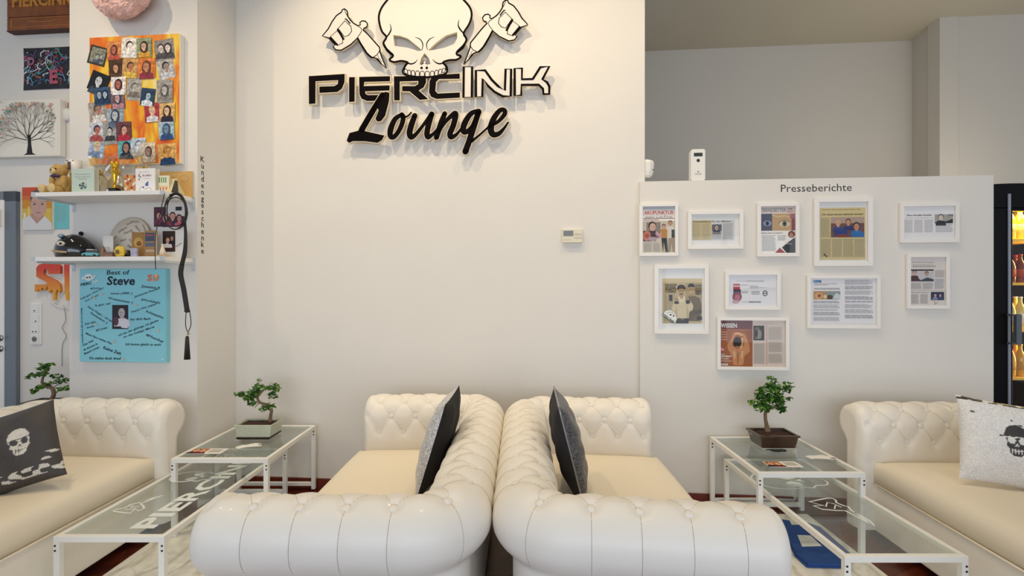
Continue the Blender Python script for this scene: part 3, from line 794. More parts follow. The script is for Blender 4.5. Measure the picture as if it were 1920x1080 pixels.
# ---- things lying on the tall tables
def lying(name, label, cat, loc, rz, group=None): return thing(name, label, cat, loc, rz, group)
def card(label, x, y, w, h, rz, bg, paint):
    root = thing('flyer', label, 'flyer', (x, y, .4262), rz, None)
    p = PR(w, h, bg, .0012); paint(p)
    o = obj('printed_sheet', p.b, attrmat('printed_paper', .55), root); o.rotation_euler = (-PI/2, 0, 0); o.location = (0, -h/2+0, .0012)
    return root
def paint_card(p):
    p.rect(.02, .03, .48, .97, 'c07040'); p.face(.16, .34, .09, 'e0a880', '402010', '283040'); p.face(.36, .42, .08, 'e8b890', '806040', '802020'); p.rect(.02, .70, .48, .80, '201818')
    p.lines(.56, .2, .92, .8, 5, 'b0a8a0')
def fix_lying(root):
    for c in root.children: c.location = (0, -.0, 0)
def px_table(px, py, z):
    Y = (H-z)*F/(py-540); return (px-960)/F*Y, Y
x, y = px_table(398, 842, .425); card('flyer with a photo of two people, nearest item on the left glass table', x, y-.045, .19, .09, 0, 'e8e6e2', paint_card)
x, y = px_table(1459, 866, .425); card('flyer with orange photos, nearest item on the right glass table', x, y-.045, .17, .085, 0, 'e6e4e0', paint_card)
def fan(label, px, py, rz, n, seed):
    x, y = px_table(px, py, .425); root = thing('leaflet_stack', label, 'leaflets', (x, y, .4262), rz, None); R = random.Random(seed)
    for k in range(n):
        m = MB(); m.box(-.055, -.0225, 0, .055, .0225, .0006)
        obj('leaflet', m, mat('leaflet_paper', (240, 238, 234), .5), root, (k*.0065-.02, -k*.003, .0008*k), (0, 0, .55-.14*k))
    m = MB(); m.box(.012, -.006, 0, .036, .006, .0003)
    obj('printed_mark', m, M_dark, root, (.03, -.012, .0008*n+.0002), (0, 0, .3))
fan('fanned white leaflets in the middle of the left glass table', 470, 836, .25, 5, 2)
fan('white leaflets lying near the right edge of the right glass table', 1540, 858, -.35, 4, 3)
def keys(label, px, py, rz):
    x, y = px_table(px, py, .425); root = thing('black_coaster', label, 'coaster', (x, y, .4262), rz, None)
    m = MB(); m.add([], []); pts = [(.045*math.cos(a*PI/12), .028*math.sin(a*PI/12)*(1+.25*math.cos(a*PI/12*3))) for a in range(24)]
    m.prismz(pts, 0, .004); obj('base', m, M_black, root)
    r = MB()
    for k in range(5): r.tube([(-.03+k*.013, -.012, .0052), (-.022+k*.013, .014, .0052)], .0012, 4)
    obj('silver_mark', r, mat('silver_ink', (150, 152, 156), .4, .5), root)
    obj('tab', MB().box(-.062, -.006, 0, -.04, .006, .003), M_black, root)
keys('small black oval card with silver lines behind the leaflets on the left glass table', 476, 820, .3)
keys('small black oval card with silver lines behind the flyer on the right glass table', 1458, 845, -.2)

# ---- blue cloths on the floor mats
def cloth(label, pts, col, patch, z=.0085):
    root = thing('folded_cloth', label, 'cloth', (sum(p[0] for p in pts)/len(pts), sum(p[1] for p in pts)/len(pts), z), 0, None)
    c = root.location; m = mat('blue_cloth_%02x%02x' % (col[0], col[2]), col, .85, bump=.3, bscale=200)
    for k in range(2):
        obj('fold', MB().prismz([(p[0]-c.x+k*.006, p[1]-c.y-k*.004) for p in pts], k*.011, k*.011+.0105), m, root, bevel=.004)
    if patch: obj('white_patch', MB().prismz([(p[0]-c.x, p[1]-c.y) for p in patch], .0222, .0232), mat('patch_white', (214, 214, 212), .7), root)
def fl(px, py, z=.02): Y = (H-z)*F/(py-540); return ((px-960)/F*Y, Y)
cloth('bright blue folded cloth with a grey patch on the floor beside the right sofa', [fl(1458, 975), fl(1478, 978), fl(1482, 986), fl(1506, 986), fl(1506, 980), fl(1535, 990), fl(1592, 1040), fl(1590, 1062), fl(1512, 1060), fl(1490, 1040)], (34, 72, 140),
      [fl(1495, 1007), fl(1520, 1008), fl(1541, 1028), fl(1504, 1029)])
cloth('dark teal blue folded cloth on the floor under the left low glass table', [fl(228, 992), fl(262, 980), fl(316, 948), fl(322, 954), fl(300, 985), fl(268, 1000)], (22, 72, 104), None)
# ================================================================ WALL LOGO (lounge wall)
M_sw = mat('logo_white_face', (222, 217, 208), .7, spec=.2); M_sk = mat('logo_black_face', (9, 4, 6), .7, spec=.08); M_se = mat('logo_cream_edge', (228, 214, 188), .6)
LO = .055                                  # front of the logo in front of the wall
def C(cx, cy): return ws(560+cx/3.376, cy/3.376, LO)
def wall_thing(name, label, cat, s, out, z, group=None):
    return thing(name, label, cat, wpt(s, out, z), -TH, group)
def loc_loops(loops, s0, z0): return [[(C(*p)[0]-s0, C(*p)[1]-z0) for p in lp] for lp in loops]
def plate(parent, name, loops, s0, z0, face, th=.022, y=0, off=0):
    lp = loc_loops(loops, s0, z0); v, f = fill2d(lp, th, off)
    m = MB(); m.add([(a, b+th/2+y, c) for a, b, c in v], f)
    me = m.mesh(name, [M_se, face])
    for p in me.polygons:
        if abs(p.normal.y) > .9: p.material_index = 1
    # only the front face carries the face colour
    return obj(name, me, None, parent)
def stud(parent, pts, s0, z0):
    for cx, cy in pts:
        a, b = C(cx, cy)
        obj('standoff', MB().lathe([(.006, 0), (.006, LO-.022)], a-s0, .022, 8, axis='y', cz=b-z0), mat('standoff_metal', (150, 150, 150), .4, .8), parent)
def strokes(parent, name, sts, s0, z0, k=1/3.376*3.3/960, y=-.0008, mtl=None):
    m = MB()
    for pts, wd, closed, sm in sts:
        q = catmull(pts, 5, closed) if sm else pts
        q = [(C(*p)[0]-s0, C(*p)[1]-z0) for p in q]; n = len(q)
        ww = [w_*k for w_ in (wd if isinstance(wd, (list, tuple)) else [wd])]
        if len(ww) == 1: ww = ww*n
        else: ww = list(np.interp(np.linspace(0, 1, n), np.linspace(0, 1, len(ww)), ww))
        ribbon(m, q, ww, y, -.0001, closed)
    return obj(name, m, mtl or M_sk, parent)
# skull
s0, z0 = C(800, 487)
head = [(800,-125),(900,-108),(985,-60),(1045,0),(1085,50),(1095,100),(1078,155),(1045,210),(1062,248),(1045,285),(1005,325),(1002,345),(1027,357),(1000,378),(955,381),(915,395),(935,420),(940,450),(925,468),(895,478),(830,488),(760,488),(700,480),(668,468),(660,448),(678,412),(690,396),(650,386),(602,393),(575,378),(598,353),(575,328),(548,300),(537,270),(555,235),(528,200),(512,150),(508,100),(525,50),(562,0),(620,-62),(705,-108)]
head_s = catmull(head, 3, True)
eL = [(598,222),(640,226),(690,243),(740,283),(782,318),(760,324),(700,305),(650,297),(606,290)]
eR = [(822,315),(868,272),(930,225),(1002,203),(1004,240),(984,278),(930,300),(870,314),(825,320)]
nz_ = [(796,336),(776,368),(764,408),(786,408),(798,384),(812,406),(834,406),(824,368)]
sk_ = wall_thing('skull_emblem', 'large white skull emblem with black outline above the lounge lettering', 'wall emblem', s0, LO, z0)
plate(sk_, 'skull_plate', [head_s, eL, eR, nz_], s0, z0, M_sw)
strokes(sk_, 'black_outline', [(head, [13]*1, True, True),
    ([(738,236),(765,246),(782,268),(786,290),(780,318)], [2,6,6,3], False, True), ([(860,234),(832,246),(814,268),(810,290),(816,316)], [2,6,6,3], False, True),
    ([(578,150),(585,185),(572,215),(553,238)], [2,9,9], False, True), ([(1015,124),(1010,160),(1025,190),(1046,212)], [2,9,9], False, True),
    ([(752,376),(738,395),(712,405),(684,396)], [2,8,9], False, True), ([(848,376),(866,394),(892,404),(920,396)], [2,8,9], False, True),
    ([(537,270),(560,318),(598,353)], [6,16,8], False, True), ([(1062,248),(1040,300),(1002,335)], [6,16,8], False, True),
    ([(690,398),(672,420),(672,440)], [8,8], False, True), ([(915,398),(932,425),(930,445)], [8,8], False, True),
    ([(778,412),(782,403),(792,400)], [4,4], False, True), ([(800,400),(812,403),(814,412)], [4,4], False, True)], s0, z0)
tm = MB()
for cx, cy, rx, ry, rot in ((680,452,9,15,-20),(700,460,10,17,-10),(724,464,11,18,-5),(752,468,12,19,0),(782,470,14,19,0),(814,470,14,19,0),(846,468,12,18,0),(872,462,11,18,8),(896,455,10,17,12),(918,446,9,14,20)):
    q = []
    for k in range(16):
        a = 2*PI*k/16; ex = rx*math.copysign(abs(math.cos(a))**.7, math.cos(a)); ey = ry*math.copysign(abs(math.sin(a))**.7, math.sin(a)); r_ = math.radians(rot)
        p = C(cx+ex*math.cos(r_)-ey*math.sin(r_), cy+ex*math.sin(r_)+ey*math.cos(r_)); q.append((p[0]-s0, p[1]-z0))
    ribbon(tm, q, .0042, -.0008, -.0001, True)
obj('teeth_outline', tm, M_sk, sk_)
dm = MB()
for cx in (778, 811): p = C(cx, 430); dm.lathe([(.0085, 0), (.0085, -.001)], p[0]-s0, -.0001, 12, axis='y', cz=p[1]-z0)
obj('piercing_dots', dm, M_sk, sk_)
stud(sk_, [(700,60),(900,60),(640,345),(960,345)], s0, z0)
# tattoo machines
gun = [(290,56),(306,68),(311,104),(328,128),(348,148),(376,164),(390,158),(388,142),(402,132),(422,134),(436,150),(432,170),(412,180),(408,190),(426,206),(446,226),(512,300),(514,325),(526,360),(555,432),(520,400),(490,368),(462,364),(432,335),(400,285),(372,240),(330,282),(270,318),(236,316),(218,296),(232,284),(210,262),(190,240),(150,228),(188,182),(210,140),(238,100),(272,76),(276,62)]
def machine(label, mirror):
    T = (lambda p: (1600-p[0], p[1]-24-(555-p[0])*.12)) if mirror else (lambda p: p)
    P = lambda L: [T(p) for p in L]
    bx, by = T((400, 432)); s0, z0 = C(bx, by)
    r = wall_thing('tattoo_machine_emblem', label, 'wall emblem', s0, LO, z0, 'tattoo machine emblems')
    plate(r, 'machine_plate', [P(gun)], s0, z0, M_sw)
    st = [(P(gun), [8], True, False),
          (P([(250,180),(292,132),(330,165),(336,196),(318,222),(290,234)]), [5], True, False),
          (P([(197,236),(244,194),(278,242),(279,272),(246,288)]), [5], True, False),
          (P([(246,182),(286,252)]), [14], False, False), (P([(200,236),(246,286)]), [13], False, False),
          (P([(292,120),(302,122),(326,150)]), [8,8], False, False), (P([(376,166),(400,190),(372,238)]), [4,4], False, True),
          (P([(372,240),(400,290),(432,338),(464,366)]), [12,12], False, True), (P([(464,366),(496,346),(514,318)]), [5,5], False, True),
          (P([(498,372),(524,404),(555,432)]), [12,6,2], False, False), (P([(500,350),(512,372),(528,392)]), [3,3], False, False), (P([(290,60),(298,84),(316,110)]), [3,5], False, True)]
    strokes(r, 'black_outline', st, s0, z0)
    stud(r, P([(220,180),(300,270),(440,290)]), s0, z0)
machine('white tattoo machine emblem left of the skull, needle pointing down right', False)
machine('white tattoo machine emblem right of the skull, needle pointing down left', True)
# PIERC INK
LET = dict(
 P=[(64,482),(291,468),(290,520),(274,560),(245,582),(131,588),(130,548),(225,545),(247,532),(250,507),(107,514),(106,655),(65,658)],
 I=[(319,489),(355,488),(354,643),(319,645)],
 E=[(383,487),(578,482),(578,514),(416,518),(412,545),(576,540),(575,572),(420,578),(424,594),(438,602),(505,601),(482,638),(432,639),(398,624),(384,596)],
 R=[(603,483),(806,480),(807,520),(792,552),(760,572),(820,627),(766,632),(702,578),(655,577),(655,545),(735,545),(756,532),(757,512),(640,515),(640,635),(604,635)],
 C=[(1019,465),(1020,498),(888,500),(870,518),(865,575),(880,592),(1020,585),(1020,618),(872,626),(838,612),(825,585),(828,512),(846,484),(880,474)])
INK = dict(
 I=[(1045,422),(1098,422),(1096,615),(1043,617)],
 N=[(1122,446),(1180,445),(1222,505),(1262,545),(1305,572),(1310,437),(1345,437),(1342,608),(1292,610),(1240,582),(1200,545),(1165,498),(1162,612),(1122,614)],
 K=[(1367,433),(1414,432),(1413,502),(1482,500),(1530,425),(1587,420),(1543,502),(1572,520),(1587,548),(1586,595),(1550,596),(1546,562),(1520,537),(1410,537),(1409,603),(1368,605)])
s0, z0 = C(820, 640)
lt = wall_thing('lettering_sign', 'raised block lettering, left part black and right part white, directly below the skull', 'wall lettering', s0, LO, z0)
for k, lp in LET.items():
    b = plate(lt, 'letter_'+k.lower(), [lp], s0, z0, M_se, .020, .001, .0045)
    v, f = fill2d(loc_loops([lp], s0, z0), .001); m = MB().add([(a, b_+.0004, c) for a, b_, c in v], f); obj('black_face', m, M_sk, b)
for k, lp in INK.items():
    b = plate(lt, 'letter_'+k.lower(), [lp], s0, z0, M_sw, .020, .001, .001)
    strokes(b, 'black_outline', [(lp, [15], True, False)], s0, z0)
stud(lt, [(85,600),(337,560),(400,520),(620,560),(845,550),(1070,520),(1142,520),(1390,520)], s0, z0)
# Lounge
L_ = [(548,580),(575,588),(572,640),(548,732),(522,766),(498,770),(486,752),(506,700),(500,684),(412,828),(542,858),(528,886),(500,904),(420,894),(345,893),(318,904),(304,890),(322,842),(376,828),(512,612)]
s0, z0 = C(820, 905)
lo = wall_thing('lettering_sign', 'raised black slanted script lettering reading Lounge, lowest piece of the wall sign', 'wall lettering', s0, LO, z0)
def script(name, sts, w=1, extra=None):
    front = MB(); back = MB()
    kk = 3.3/960/3.376
    for pts, wd in sts:
        q = catmull(pts, 5); q = [(C(*p)[0]-s0, C(*p)[1]-z0) for p in q]; n = len(q)
        ww = [x*kk*1.14 for x in np.interp(np.linspace(0, 1, n), np.linspace(0, 1, len(wd)), wd)]
        ribbon(front, q, ww, -.0008, .0); ribbon(back, q, [x+.008 for x in ww], .0003, .021)
        for e, wv in ((0, ww[0]), (-1, ww[-1])):
            front.lathe([(wv/2, -.0008), (wv/2, 0)], q[e][0], 0, 14, axis='y', cz=q[e][1]); back.lathe([(wv/2+.004, .0003), (wv/2+.004, .021)], q[e][0], 0, 14, axis='y', cz=q[e][1])
    if extra:
        v, f = fill2d(loc_loops(extra, s0, z0), .0008); front.add([(a, b_-.0004, c) for a, b_, c in v], f)
        v, f = fill2d(loc_loops(extra, s0, z0), .020, .004); back.add([(a, b_+.0105, c) for a, b_, c in v], f)
    b = obj(name, back, M_se, lo); obj('black_face', front, M_sk, b)
script('letter_l', [([(530,600),(470,700),(400,820)], [30,34,34])], extra=[L_])
script('letter_o', [([(655,725),(612,752),(584,812),(580,858),(600,868),(628,838),(652,790),(662,742),(652,722)], [20,28,34,30,26,26,28,28,20]), ([(655,745),(690,735),(712,712)], [10,10,8])])
script('letter_u', [([(735,732),(714,790),(702,840),(712,868),(742,850),(790,790),(842,722)], [30,34,34,30,22,18,26]), ([(842,722),(822,790),(812,845),(820,868),(848,850),(880,815)], [30,32,32,28,18,10])])
script('letter_n', [([(925,718),(905,770),(888,820),(872,868)], [26,32,32,30]), ([(884,835),(930,770),(980,722),(994,726),(980,790),(958,845),(966,868),(1000,850),(1035,805)], [18,20,28,32,32,32,28,18,10])])
script('letter_g', [([(1138,702),(1090,720),(1050,782),(1042,828),(1064,834),(1104,790),(1140,712)], [22,28,34,32,26,20,24]), ([(1140,706),(1112,790),(1080,890),(1056,958)], [30,34,34,34]), ([(1098,892),(1150,850),(1205,800)], [16,12,10])])
script('letter_e', [([(1208,800),(1262,770),(1304,722),(1300,696),(1270,702),(1234,752),(1216,812),(1230,850),(1266,846),(1300,812),(1326,774)], [14,20,26,24,26,32,36,34,26,16,8])])
stud(lo, [(400,850),(590,840),(710,840),(885,820),(1050,810),(1225,830)], s0, z0)

# ================================================================ thermostat
s0, s1, zb, zt = wrect(1054, 430, 1092, 455, .025)
sc = (s0+s1)/2; W_ = s1-s0; Hh = zt-zb
t = wall_thing('thermostat', 'small cream thermostat with grey display on the bare lounge wall', 'thermostat', sc, 0, zb)
M_cr = mat('cream_plastic', (222, 214, 190), .45)
obj('housing', MB().rbox(-W_/2, -.026, 0, W_/2, 0, Hh, .004), M_cr, t, bevel=.002)
obj('display', MB().box(-W_/2+.008, -.0275, Hh*.50, W_*.05, -.026, Hh*.90), mat('lcd_grey', (112, 116, 116), .2), t)
kb = MB()
for i in range(4):
    for j in range(2): kb.rbox(W_*.10+i*.012, -.0285, Hh*.34+j*Hh*.26, W_*.10+i*.012+.0085, -.0255, Hh*.34+j*Hh*.26+.007, .002)
obj('buttons', kb, mat('cream_button', (196, 188, 164), .5), t)
p = PR(.05, .008, 'ded6be', .0002); p.rect(.02, .2, .1, .8, '8a8470'); p.lines(.2, .3, .9, .7, 1, '8a8470'); p.done('maker_mark', t, (-W_*.22, -.0262, .014))
# motion detector on the wall end
s0, z1 = ws(1211, 297, 0); _, z0 = ws(1211, 331, 0)
m_ = wall_thing('motion_detector', 'white motion detector mounted on the end of the lounge wall', 'motion detector', sM+.001, -.04, z0)
hh = z1-z0
pr = [(0, -.035), (.030, -.035), (.052, -.015), (.058, .015), (.040, .035), (0, .035)]
b = MB(); rings = [(.0, .55), (.012, .8), (.04, .95), (.085, 1.0), (hh-.02, 1.0), (hh-.006, .85), (hh, .5)]
for zz, k in rings: b.v += [(q[0]*k*1.15, q[1]*k, zz) for q in pr]
n = len(pr)
for i in range(len(rings)-1):
    for k in range(n): b.f.append([i*n+k, i*n+(k+1) % n, (i+1)*n+(k+1) % n, (i+1)*n+k])
b.f.append(list(range(n-1, -1, -1))); b.f.append([(len(rings)-1)*n+k for k in range(n)])
b.c = [None]*len(b.f); b.sm = [False]*len(b.f); b.mi = [0]*len(b.f)
obj('housing', b, M_offw, m_, bevel=.004)
obj('lens_window', MB().box(.047, -.020, .045, .058, .002, .050), M_black, m_)
# air freshener dispenser standing on the partition
s0, s1, zb, zt = wrect(1294, 279, 1321, 338, 0)
W_ = s1-s0
d = wall_thing('air_freshener', 'white air freshener dispenser with display standing on the partition wall', 'dispenser', (s0+s1)/2, 0, PYT)
zt2 = H+(540-281)/F*wpt((s0+s1)/2, 0, 0).y-PYT
b = MB().rbox(-W_/2, -.02, .001, W_/2, .035, zt2, .014); obj('housing', b, M_offw, d, bevel=.003)
obj('display', MB().rbox(-W_*.30, -.0212, zt2*.77, W_*.30, -.0195, zt2*.88, .002), mat('lcd_dark', (52, 62, 60), .2), d)
obj('spray_nozzle', MB().lathe([(.010, 0), (.010, -.002), (.006, -.002)], 0, -.0195, 14, axis='y', cz=zt2*.64), M_black, d)
p = PR(.05, .03, 'e8e6e0', .0002); p.ell(.5, .25, .12, .18, '9a8f80'); p.text('switch', .12, .88, .42, '5a5550', w=.76); p.done('maker_mark', d, (0, -.0202, zt2*.17))

# ================================================================ writing on the walls
M_ink = mat('dark_grey_lettering', (48, 44, 42), .6)
s0, z0 = ws(1464, 360, PYO); s1, _ = ws(1597, 356, PYO)
vs, fs, tw, th = textgeo('Presseberichte', .0)
kx = (s1-s0)/tw; kz = (ws(1464, 346, PYO)[1]-z0)/.70
r = MB().add([(a*kx, 0, b_*kz) for a, b_, _ in vs], fs)
o = obj('wall_lettering', r, M_ink, None, wpt(s0, PYO+.0006, z0), (0, 0, -TH)); tag(o, 'Presseberichte lettering above the framed articles', 'lettering')
# Kundengeschenke, one letter under the other on the side face of the pier
ow = thing('wall_lettering', 'Kundengeschenke lettering running down the side of the pier', 'lettering', wpt(sPr+.0006, .30, ws(381, 474, .3)[1]), -TH)
zt, zb = ws(381, 300, .30)[1], ws(381, 470, .30)[1]
word = 'Kundengeschenke'
m = MB()
for i, ch in enumerate(word):
    vs, fs, tw, th = textgeo(ch, .015); k = .052; z = (zt-zb)*(1-i/(len(word)-1))-.006+.0
    m.add([(0, .030-((a-tw/2)*k*1.05), z+b_*k*.92) for a, b_, _ in [(q[0], q[1], 0) for q in vs]], fs)
m.v = [(0.0, -q[1], q[2]) for q in m.v]
obj('letters', m, M_ink, ow)

# ================================================================ framed press articles
M_frame = mat('white_frame', (236, 232, 226), .4); M_mat = mat('mat_board', (232, 232, 230), .7); M_pg = glassmat('picture_glass', (.99, .99, .99), .0, .009)
def picture(label, rect, bw, paint, matted=None, bg='f2efe8'):
    s0, s1, zb, zt = wrect(*rect, PYO+.018); W = s1-s0; Hh = zt-zb; sc = (s0+s1)/2
    root = wall_thing('framed_article', label, 'picture frame', sc, PYO+.001, zb, 'framed press articles')
    y0, y1 = -.020, -.0
    m = MB()
    o = [(-W/2, 0), (W/2, 0), (W/2, Hh), (-W/2, Hh)]; i_ = [(-W/2+bw, bw), (W/2-bw, bw), (W/2-bw, Hh-bw), (-W/2+bw, Hh-bw)]
    for k in range(4):
        j = (k+1) % 4; q = [o[k], o[j], i_[j], i_[k]]; m.prism(q, y0, y1)
    obj('frame', m, M_frame, root, bevel=.0012)
    obj('backing', MB().box(-W/2+bw-.001, -.006, bw-.001, W/2-bw+.001, -.001, Hh-bw+.001), M_mat, root)
    a, b, c, d_ = matted or (0, 0, 1, 1)
    iw, ih = W-2*bw, Hh-2*bw
    p = PR(iw*(c-a), ih*(d_-b), bg, .0006); paint(p); p.done('printed_article', root, (-iw/2+iw*(a+c)/2, -.0066, bw+ih*(1-d_)))
    obj('glass', MB().box(-W/2+bw, -.0135, bw, W/2-bw, -.012, Hh-bw), M_pg, root)
    return root
def a1(p):
    p.rect(0, 0, 1, .07, 'b8bcc4').rect(0, .06, 1, .20, 'ded8d4').text('AKUPUNKTUR', .05, .165, .075, 'b82838', w=.92, bold=.02).text('gegen Lust-Frust', .08, .245, .055, '3a3638', w=.85, shear=.2)
    p.rect(0, .25, 1, .262, '8a3a40').lines(.05, .275, .55, .31, 2, '9a6a60').rect(0, .31, 1, 1, 'cfc4ae')
    p.rect(.12, .335, .56, .60, '8a8078').face(.30, .43, .11, 'd8b0a0', '3a2820', '98607c', 1)
    p.rect(.02, .52, .42, .75, '4a3438').ell(.14, .63, .12, .11, 'c87860').ell(.14, .63, .07, .06, 'a85a48').ell(.32, .70, .13, .05, 'a89098')
    p.poly([(.42,.52), (.58,.62), (.58,.68), (.40,.60)], 'c8a0a8')
    p.rect(.57, .66, .76, .98, 'c4b8a0').poly([(.58,.66), (.76,.66), (.80,.99), (.72,.99), (.66,.76), (.64,.99)], '30343a').rect(.58, .48, .76, .68, 'c08848').face(.66, .43, .055, 'd8a890', '2a1c18', 'c08848')
    p.rect(.80, .46, .98, .70, '3c4a44').rect(.78, .44, .90, .70, 'dcd4c8').face(.86, .36, .06, 'c89878', '5a4030', 'dcd4c8').poly([(.80,.68), (.99,.68), (1,.98), (.93,.98), (.90,.78), (.87,.98), (.80,.98)], '9a8668').rect(.90, .50, .99, .68, '3a4640')
    p.lines(.05, .78, .30, .98, 12, '6a6458').lines(.33, .78, .55, .98, 12, '6a6458')
picture('white framed article headed AKUPUNKTUR, first frame in the top row', (1199, 381, 1272, 480), .020, a1)
def a2(p):
    p.rect(.0, .0, .46, 1, 'c8b98a').rect(.46, 0, 1, 1, 'cfd0d2').text('Dienstjubiläum für den Meister', .02, .10, .075, '2a2a28', w=.9, bold=.02)
    for i in range(2): p.lines(.02+i*.22, .16, .20+i*.22, .97, 20, '8a8060')
    p.rect(.47, .22, .70, .55, '5a5e68').face(.58, .36, .05, 'b8a090', '2a2a2a', '303440').lines(.47, .60, .70, .97, 9, '88888a').lines(.73, .16, .97, .97, 20, '909294')
picture('white framed yellowed newspaper strip, landscape frame second in the top row', (1290, 395, 1394, 467), .022, a2, (.02, .18, .90, .82))
def a3(p):
    p.rect(0, 0, 1, .14, 'd8c8c0').text('TRENDSETTER', .02, .115, .085, '4a6a84', w=.72, bold=0).text('INK', .80, .08, .05, '5a2a34', w=.14).text('NEWS', .77, .13, .03, 'a04050', w=.2, bold=.02)
    p.rect(0, .15, 1, .52, 'c0a078').rect(0, .15, .34, .52, '54586c').ell(.20, .36, .12, .06, '8898b8').ell(.20, .36, .05, .045, '202838').ell(.70, .37, .16, .075, 'd8c8b0').ell(.70, .37, .07, .065, '68745c').ell(.70, .37, .03, .03, '101010')
    p.line([(.52,.37), (.60,.31), (.72,.29), (.86,.34)], .003, '3a2a20').line([(.34,.18), (.5,.22), (.7,.20), (.9,.24)], .006, 'd8c49c').rect(.9, .15, 1, .52, '8a4a58').rect(.86, .15, 1, .26, 'a06878')
    p.text('PIERCING & PARTY', .03, .585, .03, '484c50', w=.62).lines(.05, .62, .46, .97, 16, '8a8c90').lines(.5, .62, .74, .74, 6, '8a8c90')
    p.ell(.90, .60, .10, .075, '6a3a30').ell(.89, .61, .06, .05, 'b87860').poly([(.96,.68), (1,.68), (1,1), (.76,1), (.62,.88)], '34363a').poly([(.56,.885), (.73,1), (.42,1)], '9a3434').lines(.72, .80, .92, .82, 1, 'c8c8c8')
picture('white framed magazine cover showing a close-up of two eyes', (1420, 380, 1499, 481), .022, a3)
def a4(p):
    p.text('„Wir müssen bewusst miteinander umgehen“', .03, .145, .035, '2e281c', w=.93, bold=.03).lines(.05, .03, .9, .06, 1, 'a09060')
    p.rect(.24, .18, .97, .57, 'b09888').rect(.24, .30, .97, .57, '6a4a44')
    p.face(.40, .30, .055, 'd0a080', 'c0a080', '2a3f86').face(.62, .28, .055, 'c89878', '4a3428', '24306a').face(.80, .36, .065, 'c08c70', '201818', '2a70b4')
    p.rect(.32, .42, .60, .55, '283c7c').rect(.68, .48, .96, .565, '2868a8').ell(.50, .54, .16, .03, '7a3430')
    for i in range(4): p.lines(.02+i*.245, .60, .245+i*.245, .95, 18, '847a50', .1)
    p.lines(.02, .19, .22, .57, 22, '847a50').ell(.10, .90, .02, .02, '4a2a20').ell(.14, .93, .02, .015, '4a2a20')
picture('large white framed yellowed newspaper page with photo of three men in blue', (1527, 370, 1637, 499), .028, a4, (.03, .09, .97, .97), 'd2c08c')
def a5(p):
    p.text('Eine virtuelle Auszeit', .08, .28, .05, '24242a', w=.48, bold=.03).lines(.05, .34, .6, .36, 1, '9a98a0')
    for i in range(3): p.lines(.02+i*.20, .40, .19+i*.20, .80, 14, '8c8a90', .1)
    p.lines(.64, .55, .98, .80, 9, '8c8a90').rect(.62, .24, .98, .52, 'a8a4a0').face(.74, .34, .05, 'e0d0c0', '605850', '30343a').poly([(.62,.50), (.70,.42), (.84,.46), (.97,.38), (.97,.52), (.62,.52)], '2a2c30').text('LIVE', .88, .30, .055, '24507c', w=.10, bold=.03)
picture('white landscape framed article with small photo, far right of the top row', (1688, 380, 1799, 455), .022, a5, None, 'eceaea')
def a6(p):
    p.rect(0, 0, 1, .08, 'd0c096').rect(.04, .10, .36, 1, 'b8a67e').rect(.58, .10, 1, .5, 'ac9a74')
    for i, t in enumerate(('INNIGSTER', 'GROSSER', 'PARTY', 'CLUBABEND')): p.text(t, .07, .165+i*.05, .042, '2c2418', w=.30-.03*(i % 2), bold=.05)
    p.lines(.06, .36, .30, .95, 24, '6a6048').rect(.17, .36, .25, .50, '2a2018').lines(.82, .14, .99, .30, 4, '2c2418').ell(.90, .32, .08, .05, '5a5040')
    # man behind, right
    p.poly([(.60,.46),(.68,.38),(.80,.38),(.94,.44),(.99,.60),(.96,.95),(.62,.95)], '6c6048').poly([(.64,.6),(.7,.5),(.8,.7),(.74,.95),(.66,.95)], '5a4e3a')
    p.rect(.69, .32, .76, .40, 'a68c64').ell(.725, .17, .085, .06, '1e1812').ell(.725, .25, .075, .095, 'b89c74').rect(.66, .155, .80, .19, '1e1812').line([(.69,.29),(.725,.305),(.765,.285)], .0016, 'f0e4c8')
    for e in (-1, 1): p.ell(.725+e*.03, .235, .011, .008, '1a1410', 8)
    # man in front, shirt
    p.poly([(.26,.58),(.33,.44),(.42,.40),(.54,.40),(.66,.44),(.78,.60),(.76,.70),(.68,.74),(.66,.90),(.32,.90),(.32,.74),(.22,.70)], 'd2c4a0').poly([(.32,.74),(.36,.60),(.38,.90),(.33,.90)], 'b8a884').poly([(.66,.72),(.60,.58),(.61,.88),(.66,.88)], 'b8a884')
    p.rect(.33, .885, .66, 1, '2a2420').rect(.47, .89, .54, .925, '8a7c60').rect(.44, .36, .52, .44, 'b0946c').poly([(.40,.40),(.48,.48),(.56,.40),(.60,.45),(.48,.54),(.37,.45)], 'e4d8b8')
    p.ell(.475, .21, .105, .075, '221a12').ell(.475, .30, .082, .115, 'bc9e76').rect(.40, .19, .55, .225, '221a12').poly([(.42,.335),(.53,.335),(.51,.355),(.44,.355)], '2c2014').line([(.445,.37),(.48,.38),(.51,.37)], .0014, '6a4030')
    for e in (-1, 1): p.ell(.475+e*.033, .285, .012, .008, '1a1410', 8).line([(.475+e*.033-.02,.265),(.475+e*.033+.02,.263)], .0018, '221a12')
    p.line([(.475,.29),(.482,.325)], .0014, '8a6c48')
    p.ell(.36, .47, .05, .045, 'a88c64').ell(.62, .45, .05, .045, 'a88c64').rect(.30, .51, .41, .565, '241c18').poly([(.58,.49),(.69,.47),(.70,.55),(.60,.57)], '242a1c')
    p.text('CLUB', .80, .80, .07, '241c14', w=.2, bold=.04, rot=15).text('MA', .86, .92, .08, '1c1610', w=.14, bold=.06, shear=.2)
r6 = picture('large white matted frame with sepia photo of two men and a skull sticker', (1227, 496, 1329, 626), .026, a6, (.09, .16, .96, .90), 'c2b08a')
stk = PR(.10, .075, 'e4e2dc', .0008); stk.b = MB(); stk.y = -.0005
